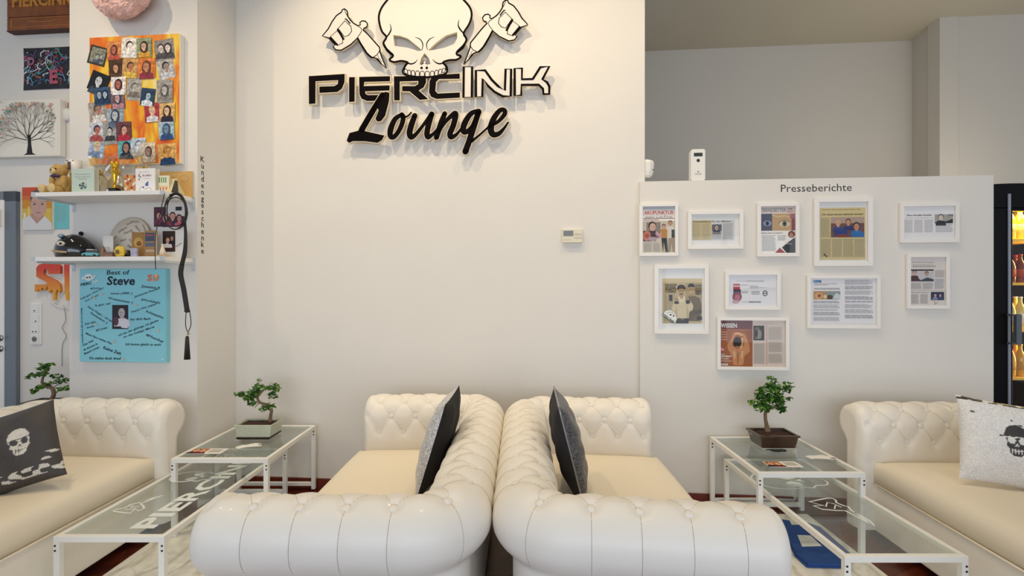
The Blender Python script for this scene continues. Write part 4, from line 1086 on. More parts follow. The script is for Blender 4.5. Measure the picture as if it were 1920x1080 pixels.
stk.poly([(0,.28),(.18,.22),(.30,.02),(.55,-.05),(.80,.10),(.92,.36),(.92,.55),(1,.62),(.88,1),(.72,.92),(.40,.62)], 'e8e8e4').text('PIERCINK', .06, .36, .20, '1c3a40', w=.9, rot=-36, bold=.03)
stk.line([(.36,.22),(.55,.10),(.75,.20),(.84,.40)], .002, '2a3438').ell(.60, .34, .07, .06, '2a3438').ell(.78, .44, .06, .05, '2a3438')
stk.done('sticker', r6, (-.075, -.0145, .068)).rotation_euler = (0, 0, 0)
def a7(p):
    p.text('WELCOME', .15, .21, .035, '8a8a8e', w=.2).text('PIERCING FIRST', .37, .21, .035, '4a4a50', w=.38, bold=.02)
    p.rect(.10, .28, .24, .46, 'b03444').rect(.11, .33, .23, .37, 'd8c8c8').rect(.10, .46, .26, .64, '3c3c54').ell(.18, .70, .10, .16, '7c3040').ell(.19, .72, .06, .10, 'b06070').ell(.15, .86, .08, .06, 'c09aa0')
    p.lines(.27, .31, .42, .34, 1, '66666a').lines(.27, .52, .42, .60, 2, '88888c').lines(.45, .34, .62, .44, 3, '9a9a9e').lines(.48, .52, .66, .64, 3, '77777c').lines(.60, .40, .82, .42, 1, '88888c')
    p.ell(.765, .585, .055, .095, '55585c').ell(.765, .585, .036, .06, 'd8d8d8').rect(.73, .57, .80, .60, '3a3c40').text('NEUE', .28, .885, .045, '9a9aa0', w=.12).text('SEMINARE', .42, .885, .045, '33333a', w=.26, bold=.03)
picture('small white landscape frame with red and grey seminar leaflet', (1360, 509, 1464, 581), .022, a7, None, 'e2e1e4')
def a8(p):
    p.rect(.05, .035, .17, .09, '2e6ea8').text('Blog', .06, .08, .03, 'd8e4f0', w=.08).lines(.06, .11, .44, .125, 1, '444448').lines(.06, .135, .28, .15, 1, '444448').lines(.06, .2, .46, .245, 3, '77777c')
    p.rect(.05, .27, .46, .45, 'b89060').ell(.13, .37, .06, .07, 'd8a878').ell(.14, .37, .025, .035, '9a4a30').rect(.24, .28, .46, .45, '8a9a9c').ell(.30, .40, .05, .05, '5a4030').poly([(.34,.43),(.40,.30),(.46,.36),(.46,.45)], 'ccd4d4').ell(.23, .39, .03, .04, 'e0c8a0')
    for k, (a, b) in enumerate(((.48,.54),(.56,.65),(.67,.70),(.72,.80),(.83,.92))): p.lines(.05, a, .46, b, max(1, int((b-a)*58)), '8a8a90', .2, k)
    for k, (a, b) in enumerate(((.03,.14),(.16,.24),(.26,.35),(.38,.46),(.48,.52),(.55,.64),(.66,.75),(.78,.86))): p.lines(.53, a, .96, b, max(1, int((b-a)*58)), '8a8a90', .2, k+9)
    p.rect(.02, .97, .98, .973, '9a9a9a')
picture('white landscape frame with a two column printed web article and small photo', (1514, 516, 1651, 616), .020, a8, None, 'eae8ea')
def a9(p):
    p.text('Von Klick-Tricks gegen', .06, .115, .03, '6a5040', w=.62, shear=.2).text('Rückenschmerzen', .10, .16, .02, '5a4a40', w=.55).lines(.08, .175, .75, .21, 2, '77706a')
    p.rect(.0, .25, .68, .50, 'c8c4c4').rect(0, .25, .68, .28, '3a2c2c').face(.14, .32, .055, 'd8b0a0', '3a2824', '5a2c34').face(.48, .34, .05, 'c8a088', '2c2420', 'b8c0cc').poly([(.0,.44),(.2,.40),(.34,.50),(0,.50)], '4a3034').poly([(.3,.48),(.5,.42),(.68,.46),(.68,.50),(.3,.50)], '38424e')
    p.lines(.71, .27, .98, .42, 8, '9a9090').lines(.71, .45, .98, .66, 10, '8890a0').lines(.03, .53, .34, .67, 7, '8a8484').lines(.37, .53, .67, .67, 7, '8a8484').rect(0, .69, 1, .695, 'a89c94')
    p.text('Wer soll das noch lesen', .04, .74, .022, '8a5a50', w=.5).lines(.03, .77, .26, .97, 11, '8a8484').lines(.30, .77, .52, .97, 11, '8a8484').rect(.60, .72, .97, .89, '2a3050').face(.72, .79, .04, 'c8a8a8', '1c1820', '8088a8').face(.86, .79, .04, 'b898a0', '1c1820', '384068').line([(.70,.92),(.72,.98),(.78,.94)], .002, '3a3a3a')
picture('white portrait framed article with two photos, furthest right in the lower row', (1701, 476, 1781, 579), .020, a9, None, 'ded6d0')
def a10(p):
    p.rect(0, 0, .50, 1, '8c4a28').poly([(.06,1),(.02,.5),(.12,.2),(.40,.2),(.50,.5),(.50,1)], 'a05c32').rect(0, 0, .50, .18, '6e4040').text('WISSEN', .01, .155, .09, 'e8e4e0', w=.25, bold=.03).rect(.02, .2, .5, .205, 'c8a8a0').lines(.02, .24, .11, .46, 4, 'c89888')
    sk_, sh, hi = 'c98a5a', 'a8683e', 'dca878'
    p.poly(catmull([(.13,.66),(.11,.54),(.17,.40),(.20,.28),(.235,.26),(.22,.40),(.19,.52),(.22,.60)], 3), sk_).poly(catmull([(.33,.60),(.37,.52),(.36,.40),(.34,.30),(.375,.28),(.41,.40),(.455,.56),(.44,.66)], 3), sk_)
    p.poly(catmull([(.12,.60),(.20,.57),(.27,.60),(.34,.56),(.43,.58),(.46,.66),(.40,.74),(.37,.80),(.35,.96),(.21,.96),(.19,.80),(.16,.72)], 3, True), sk_)
    p.poly(catmull([(.27,.62),(.29,.80),(.28,.96),(.265,.96),(.26,.80)], 3), sh).poly(catmull([(.20,.66),(.24,.70),(.23,.84),(.21,.80)], 3, True), hi).poly(catmull([(.33,.66),(.36,.68),(.34,.84),(.32,.78)], 3, True), hi)
    p.poly(catmull([(.215,.29),(.27,.25),(.35,.30),(.33,.34),(.27,.31),(.23,.33)], 3), hi)
    p.poly(catmull([(.30,.60),(.29,.50),(.33,.38),(.36,.40),(.345,.52),(.34,.60)], 3), hi).ell(.265, .475, .068, .115, '17100e').ell(.265, .585, .04, .03, sh)
    p.line([(.26,.68),(.28,.73),(.26,.77),(.31,.74),(.29,.69)], .0014, '58666c').line([(.24,.72),(.27,.75),(.33,.71)], .0012, '58666c')
    p.rect(.0, .58, .065, .68, 'b83430').text('Sie', .01, .66, .07, 'e8e0d8', w=.05).text('Über', .01, .755, .035, 'f0e8e0', w=.06).text('AKTIMENT', .01, .80, .035, 'f0e8e0', w=.17, bold=.03).text('bewegen', .01, .845, .035, 'f0e8e0', w=.13).lines(.01, .87, .18, .91, 2, 'd8b8a0').rect(0, .94, .12, .98, 'e0dcd8').lines(.01, .95, .11, .97, 1, '302828')
    p.rect(.51, .11, .68, .43, '2c3230').ell(.57, .27, .05, .14, '70604c').ell(.60, .30, .04, .10, '8a8478').ell(.555, .28, .025, .08, '1c1c1c')
    p.lines(.52, .50, .69, .94, 24, '8a7e78').rect(.715, .10, .72, .95, 'c04a58').lines(.745, .14, .96, .42, 16, '8a7e78').lines(.745, .46, .96, .68, 12, '8a7e78').lines(.745, .72, .96, .92, 11, '8a7e78').lines(.58, .06, .86, .07, 1, '9a8a80')
picture('white framed magazine spread with bare back photo, lowest of the framed articles', (1345, 595, 1480, 694), .020, a10, None, 'd8c8ba')
# ================================================================ LEFT RECESS WALL
def zr(px0, py0, px1, py1, out):
    s0, s1, zb, zt = wrect(px0, py0, px1, py1, out); return (s0+s1)/2, s1-s0, zb, zt-zb
# wooden plaque
sc, W_, zb, Hh = zr(15, -45, 150, 56, .05)
pl = wall_thing('wooden_plaque', 'brown wooden plank plaque with carved yellowish lettering, top left', 'plaque', sc, .012, zb)
M_wood = mat('plank_wood', (134, 74, 36), .5, bump=.5, bscale=30, noise=.25, nscale=14)
m = MB()
for k in range(4): m.box(-W_/2, -.045, Hh*k/4+.0015, W_/2, 0, Hh*(k+1)/4-.0015)
obj('planks', m, M_wood, pl, bevel=.003)
m = MB(); m.box(-W_/2-.002, -.047, -.004, W_/2+.002, .006, .0).box(-W_/2+.004, -.03, .004, W_/2-.004, -.006, Hh-.004); obj('backing', m, mat('dark_wood', (70, 36, 18), .6), pl)
v, f, tw, th = textgeo('PIERCINK', .03, .02); k_ = W_*.84/tw; m = MB().add([(a*k_-W_*.42, -.047-c*.1, Hh*.44+b*k_*1.2) for a, b, c in v], f)
obj('carved_lettering', m, mat('carved_gold', (196, 132, 52), .5), pl)
m = MB()
for a, b, c, e in ((-.44, .06, .44, .065), (-.44, .22, .44, .225)): m.box(a*W_, -.0465, b*Hh, c*W_, -.0445, e*Hh)
for x in (-.44, .435): m.box(x*W_, -.0465, .06*Hh, (x+.01)*W_, -.0445, .22*Hh)
m.tube([(W_*(-.2+.4*t/12), -.046, Hh*(.17-.03*math.sin(PI*t/12))) for t in range(13)], .002, 6)
obj('carved_border', m, mat('carved_gold', (196, 132, 52), .5), pl)
# mosaic textile picture
sc, W_, zb, Hh = zr(41, 87, 152, 165, .02)
tx = wall_thing('graffiti_textile', 'small dark cushion-like panel painted with coloured graffiti letters', 'wall art', sc, .002, zb)
m = MB(); n = 16; v = []
for i in range(n+1):
    for j in range(n+1):
        a, b = 2*i/n-1, 2*j/n-1; v.append((a*W_/2*(1+.02*(b*b)), -.004-.018*((1-a**4)*(1-b**4))**.5, Hh/2+b*Hh/2*(1+.02*a*a)))
m.add(v, [(i*(n+1)+j, (i+1)*(n+1)+j, (i+1)*(n+1)+j+1, i*(n+1)+j+1) for i in range(n) for j in range(n)], smooth=True)
m.box(-W_/2, -.004, 0, W_/2, 0, Hh)
obj('quilted_panel', m, mat('dark_quilt', (42, 44, 54), .8, bump=.6, bscale=60, noise=.5, nscale=20), tx)
R = random.Random(5); m = MB()
cols = ['3f8f9c', '8c3a50', 'c9cdd2', '2f6a8c', 'b56a3a', '6a4a7c', '4fa090', 'd8d8dc', '18181c', 'b04a60', '5a86b0']
for k in range(100):
    cx = R.uniform(-.42, .42)*W_; cz = R.uniform(.1, .9)*Hh; L = R.uniform(.02, .075); a = R.uniform(0, PI)
    q = [(min(.45*W_, max(-.45*W_, cx+math.cos(a)*L*t+R.uniform(-.012, .012))), min(.92*Hh, max(.08*Hh, cz+math.sin(a)*L*t+R.uniform(-.012, .012)))) for t in (-.6, -.2, .2, .6)]
    ribbon(m, catmull(q, 4), R.uniform(.003, .009), -.0235-.00005*k, -.0232-.00005*k, False, R.choice(cols))
def stroke_txt(t, x, z, h, c, wd):
    v, f, tw, th = textgeo(t, .04); obj('painted_letter', MB().add([(x+a*h, -.0305, z+b*h) for a, b, _ in v], f, c), attrmat('printed_paper', .55), tx)
stroke_txt('E', W_*.0, Hh*.10, .13, 'b0506a', 0); stroke_txt('D', -W_*.38, Hh*.55, .08, '9a5a78', 0)
obj('graffiti_paint', m, attrmat('printed_paper', .55), tx)
# tree canvas
sc, W_, zb, Hh = zr(-40, 188, 112, 294, .05)
tr = wall_thing('canvas_painting', 'white canvas with painted black tree and coloured fingerprint leaves', 'painting', sc, .004, zb)
obj('canvas', MB().box(-W_/2, -.045, 0, W_/2, 0, Hh), mat('canvas_white', (236, 232, 222), .8, bump=.15, bscale=300), tr, bevel=.003)
p = PR(W_*.96, Hh*.97, 'ebe6da', .0004); R = random.Random(8)
def br(x, y, a, L, wd, d):
    x2, y2 = x+math.cos(a)*L, y-math.sin(a)*L*W_/Hh
    if not (.03 < x2 < .97 and .04 < y2 < .96): return
    p.line(catmull([(x, y), ((x+x2)/2+R.uniform(-.01, .01), (y+y2)/2), (x2, y2)], 3), wd, '241e1c')
    if d == 0:
        if R.random() < .75: p.ell(x2, y2, .012, .017, R.choice(['d89888', '7fb0a4', 'd8b078', '4f8f80', 'c8a0a0', 'e0b0a0']), 8)
        return
    for s_ in ((-1, 1) if d < 3 else (-1, 0, 1)): br(x2, y2, a+s_*R.uniform(.25, .55), L*R.uniform(.68, .92), wd*.6, d-1)
p.poly([(.56,.985), (.60,.95), (.615,.80), (.61,.62), (.65,.62), (.66,.80), (.675,.95), (.72,.985)], '1e1818')
for a in (.15, .55, 1.0, 1.45, 1.9, 2.4, 2.9): br(.635, .66+.05*abs(a-1.5), a, .13, .0055, 4)
p.lines(.12, .02, .34, .05, 1, '8a7a6a')
p.done('painted_tree', tr, (0, -.0456, Hh*.015))
# round white sensor behind the pier edge
s_, z_ = ws(126, 215, .01)
o = thing('ceiling_style_sensor', 'round white disc device on the wall beside the tree canvas', 'sensor', wpt(s_, .001, z_-.043), -TH)
obj('housing', MB().lathe([(.043, 0), (.043, -.016), (.036, -.024)], 0, 0, 24, axis='y', cz=.043), M_offw, o)
obj('cable', MB().tube([(0, -.006, .086), (.002, -.006, .13)], .0025, 6), mat('copper_wire', (170, 110, 60), .5), o)
o.name = 'wall_sensor'
# portrait painting
sc, W_, zb, Hh = zr(42, 351, 98, 431, .02)
po = wall_thing('canvas_painting', 'small painted portrait of a short-haired person in white shirt on orange ground', 'painting', sc, .003, zb)
obj('canvas', MB().box(-W_/2, -.018, 0, W_/2, 0, Hh), mat('canvas_white'), po, bevel=.002)
p = PR(W_, Hh, 'c88a2c', .0004); p.rect(0, 0, 1, .25, 'c85030').rect(0, .2, 1, .3, 'cc6a2c').rect(0, .5, 1, 1, 'd0b050').rect(.05, .6, .12, .95, 'e0dcb0').rect(.85, .5, .9, .95, 'd8b858').rect(.2, .45, .25, .8, 'd8cc90')
p.poly([(.0,1), (.02,.74), (.26,.66), (.48,.80), (.76,.68), (.98,.84), (1,1)], 'd4d4d6').poly([(.30,.60), (.70,.60), (.72,.70), (.50,.86), (.28,.68)], 'b89084')
p.ell(.56, .26, .29, .22, '5c5454').ell(.56, .42, .27, .29, 'c09c90')
for e in (.42, .68): p.ell(e, .40, .05, .016, '4a3c3c', 10); p.line([(e-.07, .355), (e+.07, .35)], .0018, '4a3c3c')
p.line([(.57,.42), (.59,.52), (.54,.535)], .0012, '8a6860').ell(.55, .60, .09, .02, 'a8787c').line([(.3,.66),(.5,.84),(.72,.68)], .0012, '5a5a60')
p.done('painted_portrait', po, (0, -.0184, 0))
# turquoise certificate
sc, W_, zb, Hh = zr(97, 372, 131, 429, .01)
ce = wall_thing('glossy_certificate', 'glossy turquoise sheet with small writing beside the painted portrait', 'poster', sc, .002, zb)
p = PR(W_, Hh, '72c6cc', .002); p.lines(.25, .12, .75, .16, 1, '2a6a74').lines(.2, .25, .8, .8, 11, '4a9aa2', .3).text('Urkunde', .28, .10, .04, '2a5a64', w=.45); p.done('printed_sheet', ce)
obj('glass_cover', MB().box(-W_/2-.004, -.006, -.004, W_/2+.004, -.004, Hh+.004), M_pg, ce)
# SD dripping letters
def sdl(x, y): a, b = ws(x/3.8575, 480+y/3.8575, .03); return a, b
sx, sz = sdl(400, 325)
sd = wall_thing('dripping_letters', 'orange red dripping letters standing off the white wall above the sockets', 'wall lettering', sx, .03, sz)
Sx = [(262,85),(280,62),(310,54),(415,54),(436,72),(436,128),(352,130),(345,98),(318,98),(314,130),(330,142),(400,175),(432,205),(438,250),(430,268),(422,248),(412,240),(402,262),(398,318),(380,320),(384,262),(372,240),(362,262),(352,268),(350,240),(340,215),(330,240),(318,250),(314,232),(300,228),(296,248),(284,252),(280,235),(268,256),(250,258),(252,205),(335,206),(338,190),(300,170),(262,150)]
Dx = [(463,60),(560,60),(610,90),(640,150),(640,210),(600,250),(560,262),(550,300),(535,262),(498,262),(496,320),(476,322),(468,250)]
Dh = [(500,100),(500,220),(555,222),(592,190),(592,140),(555,102)]
def sdplate(name, loops):
    lp = [[(sdl(*q)[0]-sx, sdl(*q)[1]-sz) for q in l] for l in loops]; v, f = fill2d(lp, .018)
    m = mat('orange_red_fade', (220, 120, 40), .4); nt = m.node_tree
    if not any(n.type == 'VALTORGB' for n in nt.nodes):
        tc = nt.nodes.new('ShaderNodeTexCoord'); sp = nt.nodes.new('ShaderNodeSeparateXYZ'); mr = nt.nodes.new('ShaderNodeMapRange'); mr.inputs[1].default_value = .0; mr.inputs[2].default_value = .26
        cr = nt.nodes.new('ShaderNodeValToRGB'); cr.color_ramp.elements[0].color = lin((226, 160, 40)); cr.color_ramp.elements[0].position = .15; cr.color_ramp.elements[1].color = lin((204, 58, 34)); cr.color_ramp.elements[1].position = .85
        nt.links.new(tc.outputs['Object'], sp.inputs[0]); nt.links.new(sp.outputs[2], mr.inputs[0]); nt.links.new(mr.outputs[0], cr.inputs[0]); nt.links.new(cr.outputs[0], nt.nodes['Principled BSDF'].inputs['Base Color'])
    o = obj(name, MB().add([(a, b+.009, c) for a, b, c in v], f), m, sd)
    v, f = fill2d(lp, .010, .006); obj('white_backing', MB().add([(a, b+.0235, c) for a, b, c in v], f), M_offw, o)
sdplate('letter_s', [Sx]); sdplate('letter_d', [Dx, Dh])
a, b = sdl(430, 375); obj('cable', MB().tube(catmull([(sdl(440,380)[0]-sx, .02, 0-.03), (sdl(455,460)[0]-sx, .02, sdl(455,460)[1]-sz), (sdl(430,520)[0]-sx, .02, sdl(430,520)[1]-sz), (sdl(458,580)[0]-sx, .02, sdl(458,580)[1]-sz), (sdl(430,650)[0]-sx, .02, sdl(430,650)[1]-sz), (sdl(428,800)[0]-sx, .02, sdl(428,800)[1]-sz)], 5), .0022, 6), mat('grey_cable', (150, 152, 156), .5), sd)
obj('shelf_bow', MB().tube(catmull([(sdl(340,320)[0]-sx, .018, sdl(340,320)[1]-sz), (sdl(400,362)[0]-sx, .018, sdl(400,362)[1]-sz), (sdl(500,376)[0]-sx, .018, sdl(500,376)[1]-sz)], 5), .004, 6), M_offw, sd)
# sockets
sc, W_, zb, Hh = zr(56, 568, 76, 646, .012)
so = wall_thing('socket_strip', 'vertical white strip of switches and a power socket beside the door', 'socket', sc, .001, zb)
obj('frame', MB().rbox(-W_/2, -.009, 0, W_/2, 0, Hh, .006), M_white, so, bevel=.0015)
q = Hh/4
for k in range(4):
    nm = 'power_socket' if k == 0 else 'network_socket'
    mod = obj(nm, MB().rbox(-W_/2+.006, -.014, q*k+.006, W_/2-.012, -.009, q*(k+1)-.004, .003), M_offw, so, bevel=.001)
    h = MB()
    cx = -.003
    if k == 0:
        h.lathe([(.019, 0), (.019, -.002), (.0165, -.0022)], cx, -.014, 20, axis='y', cz=q*.52); obj('socket_ring', h, mat('grey_socket', (120, 116, 112), .5), mod)
        obj('socket_holes', MB().lathe([(.003, 0), (.003, -.003)], cx-.008, -.0155, 8, axis='y', cz=q*.52).lathe([(.003, 0), (.003, -.003)], cx+.008, -.0155, 8, axis='y', cz=q*.52), M_black, mod)
    else:
        for x in ((-.012, .012) if k == 1 else ((.010,) if k == 2 else (0,))): h.lathe([(.0045, 0), (.0045, -.003)], cx+x, -.0135, 8, axis='y', cz=q*(k+.25))
        obj('jack_holes', h, M_dark, mod)
# pedestal and bonsai behind the left sofa
s_, z_ = ws(88, 752, .22); zp = .535
pos = wpt(s_, .22, 0)
pe = thing('side_cabinet', 'low white cabinet behind the left sofa carrying a bonsai', 'cabinet', (pos.x, pos.y, 0), -TH)
obj('body', MB().box(-.17, -.13, .02, .17, .14, zp-.02), M_white, pe, bevel=.003)
obj('top', MB().box(-.18, -.14, zp-.02, .18, .145, zp), M_white, pe, bevel=.003)
obj('plinth', MB().box(-.15, -.11, .0, .15, .13, .02), M_dark, pe)
bonsai('bonsai with dark leaves on a curved trunk behind the far left sofa', (pos.x, pos.y, zp+.0005),
       [(.03, 0, .06, .013), (.045, 0, .10, .012), (.035, 0, .135, .011), (.0, 0, .150, .009), (-.03, 0, .17, .008), (-.025, 0, .21, .007), (-.005, 0, .25, .005)],
       [[(.03, 0, .13), (.06, 0, .155), (.10, 0, .175), (.13, 0, .19)], [(-.02, 0, .22), (-.06, 0, .225), (-.12, 0, .21)], [(.05, 0, .10), (.09, 0, .125), (.14, 0, .125)], [(0, 0, .15), (-.05, 0, .13), (-.08, 0, .12)]],
       [((-.02, 0, .275), (.04, .03, .03), 60), ((.03, 0, .295), (.035, .03, .012), 20), ((-.085, 0, .225), (.05, .03, .014), 34), ((-.13, 0, .205), (.02, .02, .010), 10), ((.06, 0, .215), (.035, .03, .02), 28), ((.085, 0, .180), (.03, .03, .02), 26), ((.13, 0, .195), (.02, .02, .012), 10), ((-.03, 0, .145), (.05, .03, .018), 36), ((.105, 0, .135), (.045, .03, .02), 34), ((-.085, 0, .115), (.025, .02, .016), 18), ((.02, 0, .165), (.035, .03, .02), 26), ((-.02, 0, .235), (.025, .03, .02), 26)],
       (.20, .15, .06), (M_brownglz, True), (.19, .14, M_sauc2), .014, 21, .0145)

# ================================================================ ON THE PIER
# rock lamp
s_, zt_ = ws(231, 36, PO+.08)
rk = wall_thing('rock_lamp', 'pink crystal-like stone lamp shell fixed high on the pier', 'wall lamp', s_, PO+.001, zt_)
m = MB(); R = random.Random(2); m.ball((0, -.095, .155), (.175, .092, .155), 26, 16)
m = MB().ball((0, -.095, .155), (.175, .092, .155), 70, 44)
from mathutils import noise as mn
def rk_(x, y, z):
    k = 1+.10*mn.noise(Vector((x, y, z))*14)+.07*abs(mn.noise(Vector((x, y, z))*38))+.04*mn.noise(Vector((x, y, z))*90)
    return (x*k, min((y+.095)*k-.095, -.001), (z-.155)*k+.155)
m.v = [rk_(*q_) for q_ in m.v]; m.sm = [False]*len(m.sm)
obj('stone_shell', m, mat('pink_stone', (232, 186, 172), .28, bump=1, bscale=60, noise=.30, nscale=16), rk)
# collage canvas
sc, W_, zb, Hh = zr(167, 66, 337, 308, PO+.04)
cn = wall_thing('collage_canvas', 'orange and yellow painted canvas covered with stuck-on portrait photos', 'collage', sc, PO+.001, zb)
def paintmat():
    m = mat('orange_paint', (230, 160, 40), .5, bump=.4, bscale=20); nt = m.node_tree
    tc = nt.nodes.new('ShaderNodeTexCoord'); mp = nt.nodes.new('ShaderNodeMapping'); mp.inputs['Rotation'].default_value = (0, .7, 0); mp.inputs['Scale'].default_value = (5, 5, 1.6)
    n = nt.nodes.new('ShaderNodeTexNoise'); n.inputs['Scale'].default_value = 1.6; n.inputs['Detail'].default_value = 5; n.inputs['Distortion'].default_value = 1.2
    cr = nt.nodes.new('ShaderNodeValToRGB'); e = cr.color_ramp.elements
    e[0].position = .30; e[0].color = lin((206, 70, 18)); e[1].position = .72; e[1].color = lin((238, 224, 150))
    for p_, c in ((.42, (226, 112, 24)), (.52, (236, 160, 30)), (.60, (240, 196, 40))): q = e.new(p_); q.color = lin(c)
    l = nt.links.new; l(tc.outputs['Object'], mp.inputs[0]); l(mp.outputs[0], n.inputs[0]); l(n.outputs[0], cr.inputs[0]); l(cr.outputs[0], nt.nodes['Principled BSDF'].inputs['Base Color'])
    return m
obj('canvas', MB().box(-W_/2, -.036, 0, W_/2, 0, Hh), mat('canvas_white'), cn, bevel=.003)
obj('painted_front', MB().box(-W_/2+.002, -.0375, .004, W_/2-.004, -.036, Hh-.002), paintmat(), cn)
def photomat():
    if 'photo_print' in MATS: return MATS['photo_print']
    m = attrmat('photo_print', .4); nt = m.node_tree; b = nt.nodes['Principled BSDF']; at = [n for n in nt.nodes if n.type == 'ATTRIBUTE'][0]
    tc = nt.nodes.new('ShaderNodeTexCoord'); n = nt.nodes.new('ShaderNodeTexNoise'); n.inputs['Scale'].default_value = 55; n.inputs['Detail'].default_value = 4
    mr = nt.nodes.new('ShaderNodeMapRange'); mr.inputs[1].default_value = .3; mr.inputs[2].default_value = .7; mr.inputs[3].default_value = .45; mr.inputs[4].default_value = 1.5
    h = nt.nodes.new('ShaderNodeHueSaturation'); l = nt.links.new
    l(tc.outputs['Object'], n.inputs['Vector']); l(n.outputs[0], mr.inputs[0]); l(mr.outputs[0], h.inputs['Value']); l(at.outputs['Color'], h.inputs['Color']); l(h.outputs[0], b.inputs['Base Color'])
    return m
PH = [(618,352,112,108,20,'3a3630','a0a8a0','302c30','50586a'),(722,322,85,112,0,'d88a50','b8685c','503020','c05848'),(820,302,98,115,4,'e4ddd0','f0e8e0','28201c','e8e4e0'),(914,302,92,108,-2,'8f9a78','d0a890','2c2018','d8a040'),
(1040,315,118,118,-8,'8c8480','d8ccc4','282426','4c484c'),(735,440,90,120,-3,'4c3424','d09878','3a2418','5c4030'),(825,432,96,112,5,'c89a60','b87858','4a2a1c','e0b850'),(930,430,105,110,0,'d87c3c','c08868','6a3820','903048'),
(1050,432,102,120,-14,'b8b4b0','9c8c88','2c2020','c8c8cc'),(626,522,120,112,28,'14161e','c8ccd0','101014','384858'),(648,608,100,100,-5,'345070','a8b8c8','101820','203858'),(752,540,92,94,0,'e8e0dc','b06858','482420','f0ece8'),
(848,562,88,132,6,'a8a49c','b8b4ac','605c58','7c7468'),(745,630,88,112,-6,'7c5c60','c8a0a0','304050','c08890'),(936,615,86,100,10,'28405c','a0b8c8','182430','d8e0e8'),(1045,580,96,132,0,'a09a94','c0bab4','54504c','8c8680'),
(618,702,108,110,-12,'a89c90','a8806c','483830','dcd8d4'),(730,735,104,88,0,'9cacb8','b8c0c8','3c4450','5c6c80'),(964,712,92,110,-4,'a83840','e0b8a0','d8b478','d8d4d8'),(1060,710,94,112,0,'d8b070','e0b898','382418','28203c'),
(612,832,98,112,4,'c8ccd0','b87060','283450','a84c48'),(696,842,82,132,-4,'9c9c98','c8c4bc','1c1c1c','383838'),(785,830,94,106,-3,'6c3c40','d8a088','301c18','b82438'),(1056,822,94,100,-4,'a8c0cc','6c8ca8','384c68','2c4c80'),
(612,935,98,118,14,'a8b8cc','d8b8a0','d8c080','7890b0'),(800,940,100,108,0,'5cb0b8','a87c68','181c24','202838'),(876,925,92,92,0,'c0ccd8','d4d8dc','788490','c8c8cc'),(942,965,84,112,-3,'d8c8b0','a87868','4a3830','dcd0c8'),(1058,968,112,108,-4,'dcaa60','c8924c','a06820','1c3c68')]
for i, (cx, cy, pw, ph, rot, bg, sk2, hr, cl) in enumerate(PH):
    w2, h2 = pw/3.375*3.13/960*1.10, ph/3.375*3.13/960*1.10
    s_, z_ = ws(cx/3.375, cy/3.375, PO+.04)
    p = PR(w2, h2, bg, .0006); p.b.v = [(x, y, z-h2/2) for x, y, z in p.b.v]
    q0 = len(p.b.v)
    if i in (4, 10): p.face(.32, .40, .15, sk2, hr, cl); p.face(.68, .42, .15, sk2, hr, cl, long=True)
    elif i == 0: p.rect(.10, .10, .90, .90, '8a8878'); p.face(.5, .55, .10, sk2, hr, cl); p.face(.7, .5, .08, sk2, hr, cl)
    else: p.face(.5, .42, .20, sk2, hr, cl, (-1)**i, long=i % 2 == 1 and i not in (21,))
    p.b.v = p.b.v[:q0]+[(x, y, z-h2/2) for x, y, z in p.b.v[q0:]]
    p.done('photo', cn, (s_-sc, -.0378-.0012*(i % 4), z_-zb), (0, math.radians(rot*.8), 0), photomat())
# Best of Steve canvas
sc, W_, zb, Hh = zr(149, 504, 311, 679, PO+.035)
st = wall_thing('quote_canvas', 'turquoise canvas covered with handwritten quotes around a small centre photo', 'canvas', sc, PO+.001, zb)
M_turq = mat('turquoise_paint', (134, 202, 216), .6, bump=.15, bscale=300)
obj('canvas', MB().box(-W_/2, -.034, 0, W_/2, 0, Hh), M_turq, st, bevel=.003)
p = PR(W_*.99, Hh*.99, '88ccd9', .0004)
def t_(t, cx, cy, h, rot=0, w=None, bold=0, col='142030'):   # crop coordinates of the sheet (572..1195, 92..765)
    p.text(t, (cx-572)/623, (cy-92)/673, h*1.22/673, col, None if w is None else w/623, rot, .12, max(bold, .018))
t_('Best of', 770, 130, 26, 0, 165, .02); t_('Steve', 770, 205, 50, 0, 205, .03)
t_('Jaaaaaa', 1020, 222, 16, -6, 110); t_('#Guru', 650, 240, 13, 4, 70); t_('Geilt ganz ohne Hirn', 578, 318, 12, 25, 190); t_('Zum Wohl?', 612, 332, 11, 24, 110)
t_('aaaaa pffffff :)', 798, 274, 12, 0, 160); t_('Woaaaaaaaaa :)', 778, 308, 14, -10, 185); t_('Jammertes Rennen', 972, 300, 13, 18, 185); t_('#Workaholic', 1020, 318, 14, -10, 140); t_('Is gut, na?', 686, 364, 13, 8, 115)
t_('Wenn? Wie meinst?', 950, 412, 12, 18, 195); t_('Achtsaaahm', 1052, 402, 15, -20, 135); t_('Seine Finger... ich bin', 628, 368, 12, -30, 210); t_('Fantastisch :)', 650, 415, 12, -30, 140); t_('ley dich flach', 944, 464, 14, 2, 145)
t_('Ich bin', 612, 500, 12, 12, 80); t_('auch', 625, 525, 11, 12, 55); t_('#Conte', 692, 546, 12, 14, 85); t_('Ich bin der gführigs, ich glaube', 860, 580, 12, 20, 305); t_('an die heilige Maria', 895, 592, 11, 18, 235)
t_('#Huschel', 1055, 572, 15, -22, 130); t_('Mein Eau weise Nix', 615, 566, 12, -20, 205); t_('Ich komm gleich zu euch', 908, 645, 14, 0, 255); t_('Das Kla?', 598, 655, 12, 24, 85); t_('da kurens is', 602, 690, 12, 24, 112); t_('Beach Lines', 608, 718, 12, 24, 120)
t_('Keine Zeit', 744, 672, 19, -18, 135); t_('Du stehst doch drauf', 645, 750, 15, 0, 230); t_('Meinst und ich hab durchgedacht', 582, 375, 9, -88, 240)
u = lambda x, y: ((x-572)/623, (y-92)/673)
